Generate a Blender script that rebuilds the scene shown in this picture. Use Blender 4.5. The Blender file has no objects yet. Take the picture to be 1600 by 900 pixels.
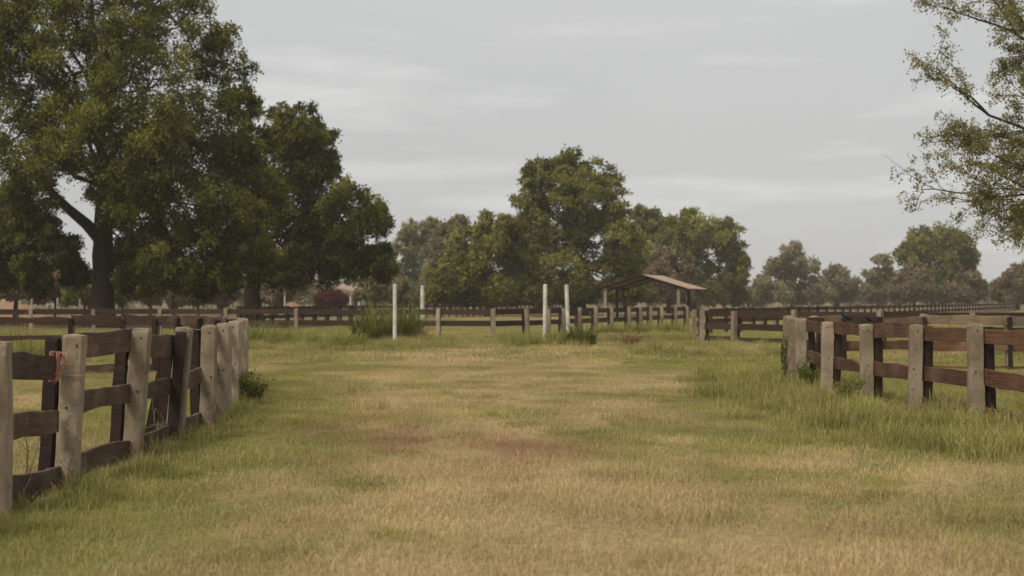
import bpy, math
import numpy as np
from mathutils import Vector, Matrix

sc = bpy.context.scene
R = math.radians
F = 2222.0            # focal length in photograph pixels (50 mm)
EYE = 1.55
HOR = 470.0

# ------------------------------------------------------------------ camera
cam_d = bpy.data.cameras.new('camera')
cam = bpy.data.objects.new('camera', cam_d)
sc.collection.objects.link(cam)
cam.location = (0, 0, EYE)
cam.rotation_euler = (R(90.516), 0, 0)
cam_d.sensor_width = 36.0
cam_d.lens = 50.0
cam_d.clip_end = 6000
cam_d.dof.use_dof = True
cam_d.dof.focus_distance = 17.5
cam_d.dof.aperture_fstop = 2.3
sc.camera = cam

# ------------------------------------------------------------------ sky
SUN_EL, SUN_AZ = 55.0, 218.0      # azimuth clockwise from +Y: behind the camera, a little to the left
world = bpy.data.worlds.new('World'); sc.world = world
world.use_nodes = True
nt = world.node_tree; nt.nodes.clear()
N = nt.nodes.new; L = nt.links.new
sky = N('ShaderNodeTexSky'); sky.sky_type = 'NISHITA'; sky.sun_disc = False
sky.sun_elevation = R(SUN_EL); sky.sun_rotation = R(SUN_AZ); sky.air_density = 1.2; sky.dust_density = 4.0
skys = N('ShaderNodeVectorMath'); skys.operation = 'SCALE'; skys.inputs['Scale'].default_value = 0.06
L(sky.outputs[0], skys.inputs[0])
tc = N('ShaderNodeTexCoord')
mp = N('ShaderNodeMapping'); mp.inputs['Scale'].default_value = (1, 1, 7.5); mp.inputs['Rotation'].default_value = (0, R(1.5), 0); L(tc.outputs['Generated'], mp.inputs[0])
n1 = N('ShaderNodeTexNoise'); n1.inputs['Scale'].default_value = 4.2; n1.inputs['Detail'].default_value = 6; n1.inputs['Roughness'].default_value = 0.52
L(mp.outputs[0], n1.inputs['Vector'])
mp2 = N('ShaderNodeMapping'); mp2.inputs['Scale'].default_value = (1, 1, 3.5); mp2.inputs['Location'].default_value = (3.1, 1.7, 0.4); L(tc.outputs['Generated'], mp2.inputs[0])
n2 = N('ShaderNodeTexNoise'); n2.inputs['Scale'].default_value = 2.2; n2.inputs['Detail'].default_value = 3
L(mp2.outputs[0], n2.inputs['Vector'])
r1 = N('ShaderNodeValToRGB'); r1.color_ramp.elements[0].position = 0.53; r1.color_ramp.elements[1].position = 0.80
r1.color_ramp.elements[0].color = (0, 0, 0, 1); r1.color_ramp.elements[1].color = (1, 1, 1, 1)
L(n1.outputs['Fac'], r1.inputs[0])
r2 = N('ShaderNodeValToRGB'); r2.color_ramp.elements[0].position = 0.3; r2.color_ramp.elements[1].position = 0.7
r2.color_ramp.elements[0].color = (0.294, 0.298, 0.298, 1); r2.color_ramp.elements[1].color = (0.331, 0.332, 0.328, 1)
L(n2.outputs['Fac'], r2.inputs[0])
mxs = N('ShaderNodeMix'); mxs.data_type = 'RGBA'
L(r1.outputs[0], mxs.inputs['Factor']); L(r2.outputs[0], mxs.inputs['A']); mxs.inputs['B'].default_value = (0.425, 0.426, 0.418, 1)
mxc = N('ShaderNodeMix'); mxc.data_type = 'RGBA'; mxc.inputs['Factor'].default_value = 0.93
L(skys.outputs[0], mxc.inputs['A']); L(mxs.outputs['Result'], mxc.inputs['B'])
bg = N('ShaderNodeBackground'); bg.inputs['Strength'].default_value = 1.0
wo = N('ShaderNodeOutputWorld')
L(mxc.outputs['Result'], bg.inputs['Color']); L(bg.outputs[0], wo.inputs['Surface'])
world.cycles.sampling_method = 'AUTOMATIC'

# ------------------------------------------------------------------ sun (thinly veiled by cloud)
sl = bpy.data.lights.new('sun', 'SUN'); sl.energy = 1.5; sl.angle = R(22); sl.color = (1.0, 0.93, 0.80)
so = bpy.data.objects.new('sun', sl); sc.collection.objects.link(so)
az, el = R(SUN_AZ), R(SUN_EL)
sdir = Vector((math.sin(az) * math.cos(el), math.cos(az) * math.cos(el), math.sin(el)))
so.location = sdir * 60
so.rotation_euler = (-sdir).to_track_quat('-Z', 'Y').to_euler()

sc.view_settings.view_transform = 'Standard'; sc.view_settings.look = 'None'
sc.view_settings.exposure = 0.95; sc.view_settings.gamma = 1.0
sc.render.engine = 'CYCLES'
sc.cycles.use_denoising = True
sc.cycles.max_bounces = 6; sc.cycles.diffuse_bounces = 3; sc.cycles.transparent_max_bounces = 6; sc.cycles.volume_bounces = 0

# ------------------------------------------------------------------ helpers
rng = np.random.default_rng(11)
COL = sc.collection

def P(px, py, d):
    return np.array([(px - 800) / F * d, d, EYE - (py - HOR) / F * d])

def hash2(ix, iy, s):
    h = (ix.astype(np.int64) * 374761393 + iy.astype(np.int64) * 668265263 + s * 1442695041) & 0xffffffff
    h = ((h ^ (h >> 13)) * 1274126177) & 0xffffffff
    return ((h ^ (h >> 16)) & 0xffff) / 65535.0

def vnoise(x, y, s=0):
    ix, iy = np.floor(x), np.floor(y); fx, fy = x - ix, y - iy
    fx = fx * fx * (3 - 2 * fx); fy = fy * fy * (3 - 2 * fy)
    a, b = hash2(ix, iy, s), hash2(ix + 1, iy, s); c, d = hash2(ix, iy + 1, s), hash2(ix + 1, iy + 1, s)
    return (a * (1 - fx) + b * fx) * (1 - fy) + (c * (1 - fx) + d * fx) * fy

def fbm(x, y, s=0, o=4):
    x, y = np.asarray(x, float), np.asarray(y, float)
    t, a, n = 0, 1.0, 0
    for k in range(o):
        t = t + a * vnoise(x * 2 ** k + 17.3 * k, y * 2 ** k - 9.1 * k, s + k); n += a; a *= 0.55
    return t / n

def sstep(a, b, x):
    t = np.clip((x - a) / (b - a), 0, 1); return t * t * (3 - 2 * t)

def ground_z(x, y):
    x, y = np.asarray(x, float), np.asarray(y, float)
    return (fbm(x * 0.35, y * 0.35, 5, 3) - 0.5) * 0.10 * (1 - sstep(60, 110, y)) - 0.0

def fast_mesh(name, verts, faces, mat=None, attrs=None, smooth=False):
    verts = np.asarray(verts, np.float32); faces = np.asarray(faces, np.int32)
    me = bpy.data.meshes.new(name)
    me.vertices.add(len(verts)); me.vertices.foreach_set('co', verts.ravel())
    k = faces.shape[1]
    me.loops.add(faces.size); me.loops.foreach_set('vertex_index', faces.ravel())
    me.polygons.add(len(faces)); me.polygons.foreach_set('loop_start', np.arange(0, faces.size, k, dtype=np.int32))
    me.polygons.foreach_set('use_smooth', np.full(len(faces), bool(smooth)))
    if attrs:
        for an, av in attrs.items():
            av = np.asarray(av, np.float32)
            if av.ndim == 2: a = me.attributes.new(an, 'FLOAT_VECTOR', 'POINT'); a.data.foreach_set('vector', av.ravel())
            else: a = me.attributes.new(an, 'FLOAT', 'POINT'); a.data.foreach_set('value', av)
    me.update(calc_edges=True)
    me.validate()
    if mat: me.materials.append(mat)
    return me

def obj(name, me, parent=None, loc=None):
    o = bpy.data.objects.new(name, me); COL.objects.link(o)
    if parent: o.parent = parent
    if loc is not None: o.location = loc
    return o

def tag(o, label=None, cat=None, group=None, kind=None):
    if label: o['label'] = label
    if cat: o['category'] = cat
    if group: o['group'] = group
    if kind: o['kind'] = kind
    return o

def empty(name, loc, label, cat, group=None):
    o = bpy.data.objects.new(name, None); COL.objects.link(o); o.location = loc; o.empty_display_size = 0.2
    return tag(o, label, cat, group)

def tube_arr(pts, rad, sides=6, cap=True):
    """tapered tube through pts -> verts, quad faces"""
    pts = np.asarray(pts, float); rad = np.broadcast_to(np.asarray(rad, float), (len(pts),))
    t = np.gradient(pts, axis=0); t /= np.linalg.norm(t, axis=1)[:, None] + 1e-9
    ref = np.array([0, 0, 1.0]) if abs(t[0, 2]) < 0.85 else np.array([1.0, 0, 0])
    u = np.cross(t, ref); u /= np.linalg.norm(u, axis=1)[:, None] + 1e-9
    v = np.cross(t, u)
    a = np.linspace(0, 2 * np.pi, sides, endpoint=False)
    ring = np.cos(a)[None, :, None] * u[:, None, :] + np.sin(a)[None, :, None] * v[:, None, :]
    V = (pts[:, None, :] + ring * rad[:, None, None]).reshape(-1, 3)
    n = len(pts); i = np.arange(n - 1)[:, None] * sides; j = np.arange(sides)[None, :]; j2 = (j + 1) % sides
    Fq = np.stack([i + j, i + j2, i + sides + j2, i + sides + j], -1).reshape(-1, 4)
    if cap:
        V = np.vstack([V, pts[:1], pts[-1:]]); b, e = len(V) - 2, len(V) - 1
        c0 = [[j_, b, b, (j_ + 1) % sides] for j_ in range(sides)]
        o_ = (n - 1) * sides
        V2 = V
        F0 = np.array([[(k_ + 1) % sides, k_, b, b] for k_ in range(0)] or np.zeros((0, 4), int), int)
        Fq = np.vstack([Fq, F0])
    return V, Fq

class Acc:
    def __init__(s): s.v, s.f, s.n = [], [], 0
    def add(s, V, Fq): s.v.append(V); s.f.append(np.asarray(Fq) + s.n); s.n += len(V)
    def tube(s, pts, rad, sides=6): s.add(*tube_arr(pts, rad, sides, False))
    def box(s, c, h, rot=0.0):
        c = np.asarray(c, float); hx, hy, hz = h
        V = np.array([[x, y, z] for x in (-hx, hx) for y in (-hy, hy) for z in (-hz, hz)], float)
        if rot:
            cs, sn = math.cos(rot), math.sin(rot); V[:, :2] = V[:, :2] @ np.array([[cs, sn], [-sn, cs]])
        s.add(V + c, [[0, 1, 3, 2], [4, 6, 7, 5], [0, 4, 5, 1], [2, 3, 7, 6], [0, 2, 6, 4], [1, 5, 7, 3]])
    def mesh(s, name, mat, **k): return fast_mesh(name, np.vstack(s.v), np.vstack(s.f), mat, **k)

# ------------------------------------------------------------------ materials
def new_mat(name):
    m = bpy.data.materials.new(name); m.use_nodes = True; m.node_tree.nodes.clear(); return m, m.node_tree

def mixc(nt, fac, a, b):
    m = nt.nodes.new('ShaderNodeMix'); m.data_type = 'RGBA'; m.blend_type = 'MIX'
    for sock, val in (('Factor', fac), ('A', a), ('B', b)):
        if isinstance(val, bpy.types.NodeSocket): nt.links.new(val, m.inputs[sock])
        elif isinstance(val, (int, float)): m.inputs[sock].default_value = val
        else: m.inputs[sock].default_value = (*val, 1)
    return m.outputs['Result']

def noise(nt, vec, scale, detail=4, rough=0.6):
    n = nt.nodes.new('ShaderNodeTexNoise'); n.inputs['Scale'].default_value = scale
    n.inputs['Detail'].default_value = detail; n.inputs['Roughness'].default_value = rough
    nt.links.new(vec, n.inputs['Vector']); return n.outputs['Fac']

def ramp(nt, fac, lo, hi):
    m = nt.nodes.new('ShaderNodeMapRange'); m.interpolation_type = 'SMOOTHSTEP'
    nt.links.new(fac, m.inputs['Value']); m.inputs['From Min'].default_value = lo; m.inputs['From Max'].default_value = hi
    return m.outputs['Result']

def coords(nt, scale=None, per_obj=True):
    t = nt.nodes.new('ShaderNodeTexCoord'); v = t.outputs['Object']
    if scale:
        m = nt.nodes.new('ShaderNodeMapping'); m.inputs['Scale'].default_value = scale; nt.links.new(v, m.inputs[0]); v = m.outputs[0]
    if per_obj:
        oi = nt.nodes.new('ShaderNodeObjectInfo'); a = nt.nodes.new('ShaderNodeVectorMath'); a.operation = 'MULTIPLY_ADD'
        c = nt.nodes.new('ShaderNodeCombineXYZ')
        for k in range(3): nt.links.new(oi.outputs['Random'], c.inputs[k])
        nt.links.new(c.outputs[0], a.inputs[0]); a.inputs[1].default_value = (37, 53, 71); nt.links.new(v, a.inputs[2]); v = a.outputs[0]
    return v

def obj_random(nt):
    return nt.nodes.new('ShaderNodeObjectInfo').outputs['Random']

def principled(nt, col, rough=0.85, bump=None, bstr=0.3, bdist=0.01, spec=0.25):
    p = nt.nodes.new('ShaderNodeBsdfPrincipled'); o = nt.nodes.new('ShaderNodeOutputMaterial')
    if isinstance(col, bpy.types.NodeSocket): nt.links.new(col, p.inputs['Base Color'])
    else: p.inputs['Base Color'].default_value = (*col, 1)
    p.inputs['Roughness'].default_value = rough; p.inputs['Specular IOR Level'].default_value = spec
    if bump is not None:
        b = nt.nodes.new('ShaderNodeBump'); b.inputs['Strength'].default_value = bstr; b.inputs['Distance'].default_value = bdist
        nt.links.new(bump, b.inputs['Height']); nt.links.new(b.outputs[0], p.inputs['Normal'])
    nt.links.new(p.outputs[0], o.inputs['Surface']); return p

def attr(nt, name, typ='GEOMETRY'):
    a = nt.nodes.new('ShaderNodeAttribute'); a.attribute_name = name; a.attribute_type = typ; return a.outputs['Fac']

def mat_concrete():
    m, nt = new_mat('weathered_concrete'); v = coords(nt)
    big = noise(nt, v, 3.0, 5); mid = noise(nt, v, 14, 5, 0.65); fine = noise(nt, v, 120, 3, 0.7)
    c = mixc(nt, ramp(nt, big, 0.3, 0.72), (0.225, 0.175, 0.122), (0.385, 0.312, 0.228))
    c = mixc(nt, ramp(nt, mid, 0.52, 0.75), c, (0.175, 0.135, 0.092))
    sm = nt.nodes.new('ShaderNodeMapping'); sm.inputs['Scale'].default_value = (8, 8, 1.8); nt.links.new(v, sm.inputs[0])
    strk = noise(nt, sm.outputs[0], 1.6, 5, 0.6)
    sk = nt.nodes.new('ShaderNodeMath'); sk.operation = 'MULTIPLY'; nt.links.new(ramp(nt, strk, 0.52, 0.75), sk.inputs[0]); sk.inputs[1].default_value = 0.55
    c = mixc(nt, sk.outputs[0], c, (0.17, 0.135, 0.095))
    c = mixc(nt, ramp(nt, fine, 0.60, 0.70), c, (0.09, 0.07, 0.052))
    r = mixc(nt, obj_random(nt), (0.78, 0.76, 0.74), (1.14, 1.13, 1.1))
    mm = nt.nodes.new('ShaderNodeMix'); mm.data_type = 'RGBA'; mm.blend_type = 'MULTIPLY'; mm.inputs['Factor'].default_value = 1
    nt.links.new(c, mm.inputs['A']); nt.links.new(r, mm.inputs['B'])
    ad = nt.nodes.new('ShaderNodeMath'); ad.operation = 'ADD'; nt.links.new(mid, ad.inputs[0]); nt.links.new(fine, ad.inputs[1])
    principled(nt, mm.outputs['Result'], 0.92, ad.outputs[0], 0.5, 0.012, 0.2); return m

def mat_wood(name, dark, light, stain):
    m, nt = new_mat(name); v = coords(nt, (1.0, 1.0, 1.0))
    sm = nt.nodes.new('ShaderNodeMapping'); sm.inputs['Scale'].default_value = (1.5, 26, 26); nt.links.new(v, sm.inputs[0])
    grain = noise(nt, sm.outputs[0], 2.2, 6, 0.65); big = noise(nt, v, 2.4, 4)
    c = mixc(nt, ramp(nt, grain, 0.3, 0.7), dark, light)
    c = mixc(nt, ramp(nt, big, 0.45, 0.75), c, stain)
    r = mixc(nt, obj_random(nt), (0.7, 0.7, 0.72), (1.25, 1.2, 1.15))
    mm = nt.nodes.new('ShaderNodeMix'); mm.data_type = 'RGBA'; mm.blend_type = 'MULTIPLY'; mm.inputs['Factor'].default_value = 1
    nt.links.new(c, mm.inputs['A']); nt.links.new(r, mm.inputs['B'])
    principled(nt, mm.outputs['Result'], 0.8, grain, 0.4, 0.006, 0.25); return m

def mat_leaf(name, dark, mid, light, transl=0.3, clumpn=True):
    m, nt = new_mat(name)
    t = attr(nt, 'tint')
    c = mixc(nt, ramp(nt, t, 0.0, 0.55), dark, mid); c = mixc(nt, ramp(nt, t, 0.5, 1.0), c, light)
    d = nt.nodes.new('ShaderNodeBsdfDiffuse'); tr = nt.nodes.new('ShaderNodeBsdfTranslucent'); ms = nt.nodes.new('ShaderNodeMixShader')
    o = nt.nodes.new('ShaderNodeOutputMaterial')
    if clumpn:      # leaves of a clump share some of the clump's rounded facing
        cn = nt.nodes.new('ShaderNodeAttribute'); cn.attribute_name = 'facing'; g = nt.nodes.new('ShaderNodeNewGeometry')
        ma = nt.nodes.new('ShaderNodeVectorMath'); ma.operation = 'MULTIPLY_ADD'; nt.links.new(g.outputs['Normal'], ma.inputs[0]); ma.inputs[1].default_value = (0.55, 0.55, 0.55)
        nt.links.new(cn.outputs['Vector'], ma.inputs[2]); nm = nt.nodes.new('ShaderNodeVectorMath'); nm.operation = 'NORMALIZE'; nt.links.new(ma.outputs[0], nm.inputs[0])
        nt.links.new(nm.outputs[0], d.inputs['Normal'])
    nt.links.new(c, d.inputs[0]); nt.links.new(c, tr.inputs[0]); ms.inputs[0].default_value = transl
    nt.links.new(d.outputs[0], ms.inputs[1]); nt.links.new(tr.outputs[0], ms.inputs[2]); nt.links.new(ms.outputs[0], o.inputs[0]); return m

def mat_plain(name, a, b, scale=3.0, rough=0.85, bstr=0.2):
    m, nt = new_mat(name); v = coords(nt); n = noise(nt, v, scale, 5)
    principled(nt, mixc(nt, ramp(nt, n, 0.3, 0.7), a, b), rough, n, bstr, 0.02); return m

GR_TAN, GR_TAN2 = (0.45, 0.336, 0.175), (0.62, 0.484, 0.28)
GR_GRN, GR_GRN2 = (0.24, 0.223, 0.070), (0.385, 0.355, 0.126)
GR_RED = (0.36, 0.21, 0.13)

def mat_grass():
    m, nt = new_mat('grass_blades')
    g = attr(nt, 'green', 'INSTANCER'); rd = attr(nt, 'red', 'INSTANCER'); q = attr(nt, 'rnd'); t = attr(nt, 'along')
    tan = mixc(nt, q, GR_TAN, GR_TAN2); grn = mixc(nt, q, GR_GRN, GR_GRN2)
    ad = nt.nodes.new('ShaderNodeMath'); ad.operation = 'MULTIPLY_ADD'; nt.links.new(q, ad.inputs[0]); ad.inputs[1].default_value = 0.7
    sb = nt.nodes.new('ShaderNodeMath'); sb.operation = 'SUBTRACT'; nt.links.new(g, sb.inputs[0]); sb.inputs[1].default_value = 0.35
    nt.links.new(sb.outputs[0], ad.inputs[2])
    c = mixc(nt, ramp(nt, ad.outputs[0], 0.2, 0.8), tan, grn)
    c = mixc(nt, rd, c, GR_RED)
    vv = nt.nodes.new('ShaderNodeVectorMath'); vv.operation = 'SCALE'; nt.links.new(c, vv.inputs[0]); nt.links.new(attr(nt, 'val', 'INSTANCER'), vv.inputs['Scale']); c = vv.outputs[0]
    d = nt.nodes.new('ShaderNodeBsdfDiffuse'); tr = nt.nodes.new('ShaderNodeBsdfTranslucent'); ms = nt.nodes.new('ShaderNodeMixShader')
    o = nt.nodes.new('ShaderNodeOutputMaterial'); ms.inputs[0].default_value = 0.35
    nt.links.new(c, d.inputs[0]); nt.links.new(c, tr.inputs[0])
    nt.links.new(d.outputs[0], ms.inputs[1]); nt.links.new(tr.outputs[0], ms.inputs[2]); nt.links.new(ms.outputs[0], o.inputs[0]); return m

def mat_ground():
    m, nt = new_mat('meadow_soil_and_thatch')
    t = nt.nodes.new('ShaderNodeTexCoord'); v = t.outputs['Object']
    g = attr(nt, 'green'); rd = attr(nt, 'red')
    n1 = noise(nt, v, 0.9, 6); n2 = noise(nt, v, 9, 5, 0.7); n3 = noise(nt, v, 60, 3, 0.7)
    tan = mixc(nt, ramp(nt, n2, 0.3, 0.7), (0.27, 0.20, 0.092), (0.44, 0.345, 0.165))
    grn = mixc(nt, ramp(nt, n2, 0.3, 0.7), (0.15, 0.14, 0.042), (0.25, 0.23, 0.078))
    sm = nt.nodes.new('ShaderNodeMath'); sm.operation = 'MULTIPLY_ADD'; nt.links.new(n1, sm.inputs[0]); sm.inputs[1].default_value = 0.6
    nt.links.new(g, sm.inputs[2])
    c = mixc(nt, ramp(nt, sm.outputs[0], 0.45, 1.05), tan, grn)
    c = mixc(nt, rd, c, (0.22, 0.12, 0.075))
    c = mixc(nt, ramp(nt, n3, 0.62, 0.8), c, (0.10, 0.075, 0.04))
    ad = nt.nodes.new('ShaderNodeMath'); ad.operation = 'ADD'; nt.links.new(n2, ad.inputs[0]); nt.links.new(n3, ad.inputs[1])
    c = mixc(nt, attr(nt, 'far'), c, mixc(nt, ramp(nt, n1, 0.35, 0.7), (0.135, 0.092, 0.052), (0.19, 0.15, 0.075)))  # darker far meadow paints in shade between grass tufts; brown is also bare soil
    principled(nt, c, 0.95, ad.outputs[0], 0.8, 0.04, 0.1); return m

M = dict(
    concrete=mat_concrete(),
    rail=mat_wood('rail_wood', (0.036, 0.021, 0.014), (0.105, 0.064, 0.043), (0.15, 0.105, 0.072)),
    rail_red=mat_wood('rail_wood_red', (0.055, 0.027, 0.016), (0.14, 0.072, 0.042), (0.17, 0.10, 0.062)),
    rail_far=mat_wood('rail_wood_dark', (0.030, 0.017, 0.012), (0.075, 0.042, 0.028), (0.045, 0.028, 0.020)),
    rail_grey=mat_wood('rail_wood_grey', (0.13, 0.092, 0.06), (0.25, 0.185, 0.125), (0.10, 0.07, 0.046)),
    batten=mat_wood('batten_wood', (0.016, 0.010, 0.009), (0.045, 0.026, 0.02), (0.03, 0.019, 0.015)),
    bark=mat_plain('bark', (0.013, 0.008, 0.006), (0.042, 0.027, 0.019), 6, 0.95, 0.6),
    bark_grey=mat_plain('bark_pale', (0.10, 0.075, 0.05), (0.19, 0.145, 0.10), 6, 0.95, 0.5),
    white=mat_plain('white_paint', (0.46, 0.43, 0.36), (0.66, 0.635, 0.57), 3, 0.6, 0.1),
    iron=mat_plain('rust_iron', (0.03, 0.016, 0.01), (0.07, 0.04, 0.025), 30, 0.8),
    tile=mat_plain('clay_tile', (0.27, 0.185, 0.14), (0.37, 0.27, 0.21), 2.5, 0.85, 0.3),
    wall=mat_plain('house_plaster', (0.42, 0.36, 0.27), (0.55, 0.48, 0.37), 2, 0.9),
    dirt=mat_plain('red_dirt', (0.22, 0.13, 0.08), (0.30, 0.19, 0.115), 2, 0.95, 0.6),
    twine=mat_plain('pink_twine', (0.34, 0.15, 0.11), (0.46, 0.24, 0.18), 60, 0.9),
    wire=mat_plain('wire', (0.35, 0.30, 0.24), (0.5, 0.45, 0.38), 30, 0.6),
    feather=mat_plain('black_feather', (0.006, 0.006, 0.010), (0.016, 0.017, 0.026), 20, 0.45),
    leaf=mat_leaf('leaf_deep_green', (0.046, 0.047, 0.010), (0.145, 0.146, 0.030), (0.315, 0.30, 0.068), 0.4),
    leaf_mid=mat_leaf('leaf_olive', (0.092, 0.092, 0.022), (0.22, 0.215, 0.052), (0.36, 0.345, 0.095), 0.42),
    leaf_dry=mat_leaf('leaf_dry_brown', (0.135, 0.10, 0.058), (0.24, 0.185, 0.108), (0.34, 0.27, 0.165), 0.35),
    leaf_grey=mat_leaf('leaf_dusty', (0.15, 0.125, 0.062), (0.27, 0.232, 0.125), (0.37, 0.325, 0.19), 0.35),
    leaf_weed=mat_leaf('weed_light_green', (0.15, 0.152, 0.042), (0.27, 0.265, 0.08), (0.42, 0.40, 0.14), 0.45, False),
    leaf_shrub=mat_leaf('leaf_shrub_green', (0.075, 0.083, 0.022), (0.165, 0.175, 0.048), (0.27, 0.27, 0.085), 0.4),
    leaf_haze=mat_leaf('leaf_hazy_green', (0.125, 0.122, 0.056), (0.225, 0.22, 0.105), (0.33, 0.32, 0.165), 0.35),
    leaf_pale=mat_leaf('leaf_pale_green', (0.19, 0.175, 0.07), (0.34, 0.31, 0.125), (0.48, 0.44, 0.21), 0.68),
    leaf_fresh=mat_leaf('leaf_fresh', (0.075, 0.083, 0.022), (0.165, 0.175, 0.048), (0.27, 0.27, 0.085), 0.4, False),
    bloom=mat_leaf('bougainvillea', (0.09, 0.018, 0.022), (0.17, 0.030, 0.038), (0.24, 0.065, 0.07), 0.3),
    reddry=mat_leaf('red_dry_weed', (0.17, 0.08, 0.05), (0.28, 0.14, 0.085), (0.38, 0.22, 0.13), 0.25, False),
    grass=mat_grass(), ground=mat_ground(),
)

# ------------------------------------------------------------------ meadow colour and height masks
def blob(x, y, px, py, rx, ry):
    d = EYE * F / (py - HOR); cx = (px - 800) / F * d
    return np.exp(-(((x - cx) / rx) ** 2 + ((y - d) / ry) ** 2))

def masks(x, y):
    x, y = np.asarray(x, float), np.asarray(y, float)
    n = fbm(x * 0.55, y * 0.30, 21, 4) - 0.5; n2 = fbm(x * 1.7, y * 1.1, 31, 3) - 0.5
    g = 0.25 + 1.4 * n + 1.1 * n2
    left = -3.75 - 0.8 * sstep(17, 24, y)
    g += 0.62 * np.exp(-((x - left - 0.75) / 0.95) ** 2) * sstep(4, 9, y) * (1 - sstep(40, 60, y))
    g += 0.70 * sstep(1.7, 4.2, x + 0.8 * n) * sstep(11.5, 15.5, y + 2 * n2) * (1 - sstep(30, 42, y))
    g += 0.35 * blob(x, y, 440, 690, 0.9, 3.0) + 0.3 * blob(x, y, 500, 610, 1.3, 3.0)
    g += 0.30 * sstep(-4.0, -4.8, x) + 0.25 * sstep(5.8, 6.6, x)
    g += 0.30 * blob(x, y, 1100, 565, 3.5, 5) + 0.10 * sstep(31, 38, y)
    g += 0.35 * sstep(43, 50, y) * (1 - sstep(75, 110, y))
    g -= 0.22 * blob(x, y, 700, 590, 3.0, 5) + 0.18 * sstep(13, 8, y) * np.exp(-((x - 0.4) / 1.6) ** 2)
    g += 0.30 * sstep(1.6, 3.4, np.abs(x - 0.3)) * sstep(15, 11, y)
    red = 0.9 * blob(x, y, 640, 694, 0.50, 1.7) + 0.85 * blob(x, y, 830, 694, 0.55, 1.8) + 0.55 * blob(x, y, 540, 665, 0.6, 1.8)
    red = red * sstep(0.30, 0.62, fbm(x * 2.5, y * 1.5, 41, 3)) * 1.2
    tall = 0.95 * sstep(2.7, 4.5, x + 1.6 * n) * sstep(12.0, 15.5, y + 2.4 * n2) * (1 - sstep(27, 33, y)) * (1 - sstep(5.7, 6.4, x) * 0.8)
    tall = tall + 0.62 * np.exp(-((x - left - 0.22) / 0.48) ** 2) * (0.4 + 1.1 * (n2 + 0.5)) * sstep(5, 9, y) * (1 - sstep(24, 32, y))
    tall = tall + 0.30 * sstep(0.57, 0.70, fbm(x * 0.9, y * 0.6, 77, 3)) * (y < 24)
    return np.clip(g, 0, 1), np.clip(red * (0.75 + 0.9 * n2 + 0.2), 0, 0.75), np.clip(tall, 0, 1)

# ------------------------------------------------------------------ ground
def axis(lo, hi, dense_lo, dense_hi, step, grow=1.22):
    a = list(np.arange(dense_lo, dense_hi + 1e-6, step)); s = step; v = a[-1]
    while v < hi: s *= grow; v += s; a.append(v)
    s = step; v = a[0]; b = []
    while v > lo: s *= grow; v -= s; b.append(v)
    return np.array(b[::-1] + a)
gx = axis(-2500, 2500, -14, 14, 0.22); gy = axis(-300, 4000, 3, 62, 0.30)
GX, GY = np.meshgrid(gx, gy); nx, ny = len(gx), len(gy)
g_, r_, t_ = masks(GX.ravel(), GY.ravel())
gv = np.stack([GX.ravel(), GY.ravel(), ground_z(GX.ravel(), GY.ravel())], 1)
ii, jj = np.meshgrid(np.arange(nx - 1), np.arange(ny - 1)); a0 = (jj * nx + ii).ravel()
gm = fast_mesh('ground', gv, np.stack([a0, a0 + 1, a0 + nx + 1, a0 + nx], 1), M['ground'], dict(green=g_, red=r_, far=np.maximum(0.85 * sstep(80, 125, GY.ravel()), sstep(66, 76, GY.ravel()) * sstep(-7, -12, GX.ravel() + 3 * (fbm(GX.ravel() * 0.2, GY.ravel() * 0.2, 8, 3) - 0.5))))  , True)  # far: painted tuft shade at distance, bare earth under the left trees
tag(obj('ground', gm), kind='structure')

# ------------------------------------------------------------------ grass: blade tufts on points
def tuft_mesh(name, n, radius, l0, l1, w, lean, droop, seed):
    r = np.random.default_rng(seed)
    a = r.uniform(0, 2 * np.pi, n); q = radius * np.sqrt(r.uniform(0, 1, n))
    base = np.stack([q * np.cos(a), q * np.sin(a), np.full(n, -0.01)], 1)
    ln = r.uniform(l0, l1, n) * r.uniform(0.6, 1, n); az = r.uniform(0, 2 * np.pi, n); le = np.abs(r.normal(0, lean, n))
    hd = np.stack([np.cos(az), np.sin(az), np.zeros(n)], 1)
    up = np.array([0, 0, 1.0])
    d1 = hd * np.sin(le)[:, None] + up * np.cos(le)[:, None]
    le2 = np.clip(le + r.uniform(0.2, 1, n) * droop, 0, 2.4); d2 = hd * np.sin(le2)[:, None] + up * np.cos(le2)[:, None]
    sd = np.stack([-np.sin(az + r.uniform(-1, 1, n)), np.cos(az), np.zeros(n)], 1) * (w * r.uniform(0.6, 1.2, n))[:, None] * 0.5
    mid = base + d1 * (ln * 0.55)[:, None]; tip = mid + d2 * (ln * 0.45)[:, None]
    V = np.stack([base - sd, base + sd, mid - sd * 0.8, mid + sd * 0.8, tip], 1).reshape(-1, 3)
    k = np.arange(n)[:, None] * 5
    T = np.concatenate([k + [0, 1, 3], k + [0, 3, 2], k + [2, 3, 4]], 0)
    rn = np.repeat(r.uniform(0, 1, n), 5); al = np.tile([0, 0, .55, .55, 1.0], n)
    me = fast_mesh(name, V, T, M['grass'], dict(rnd=rn, along=al))
    return bpy.data.objects.new(name, me)

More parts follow.
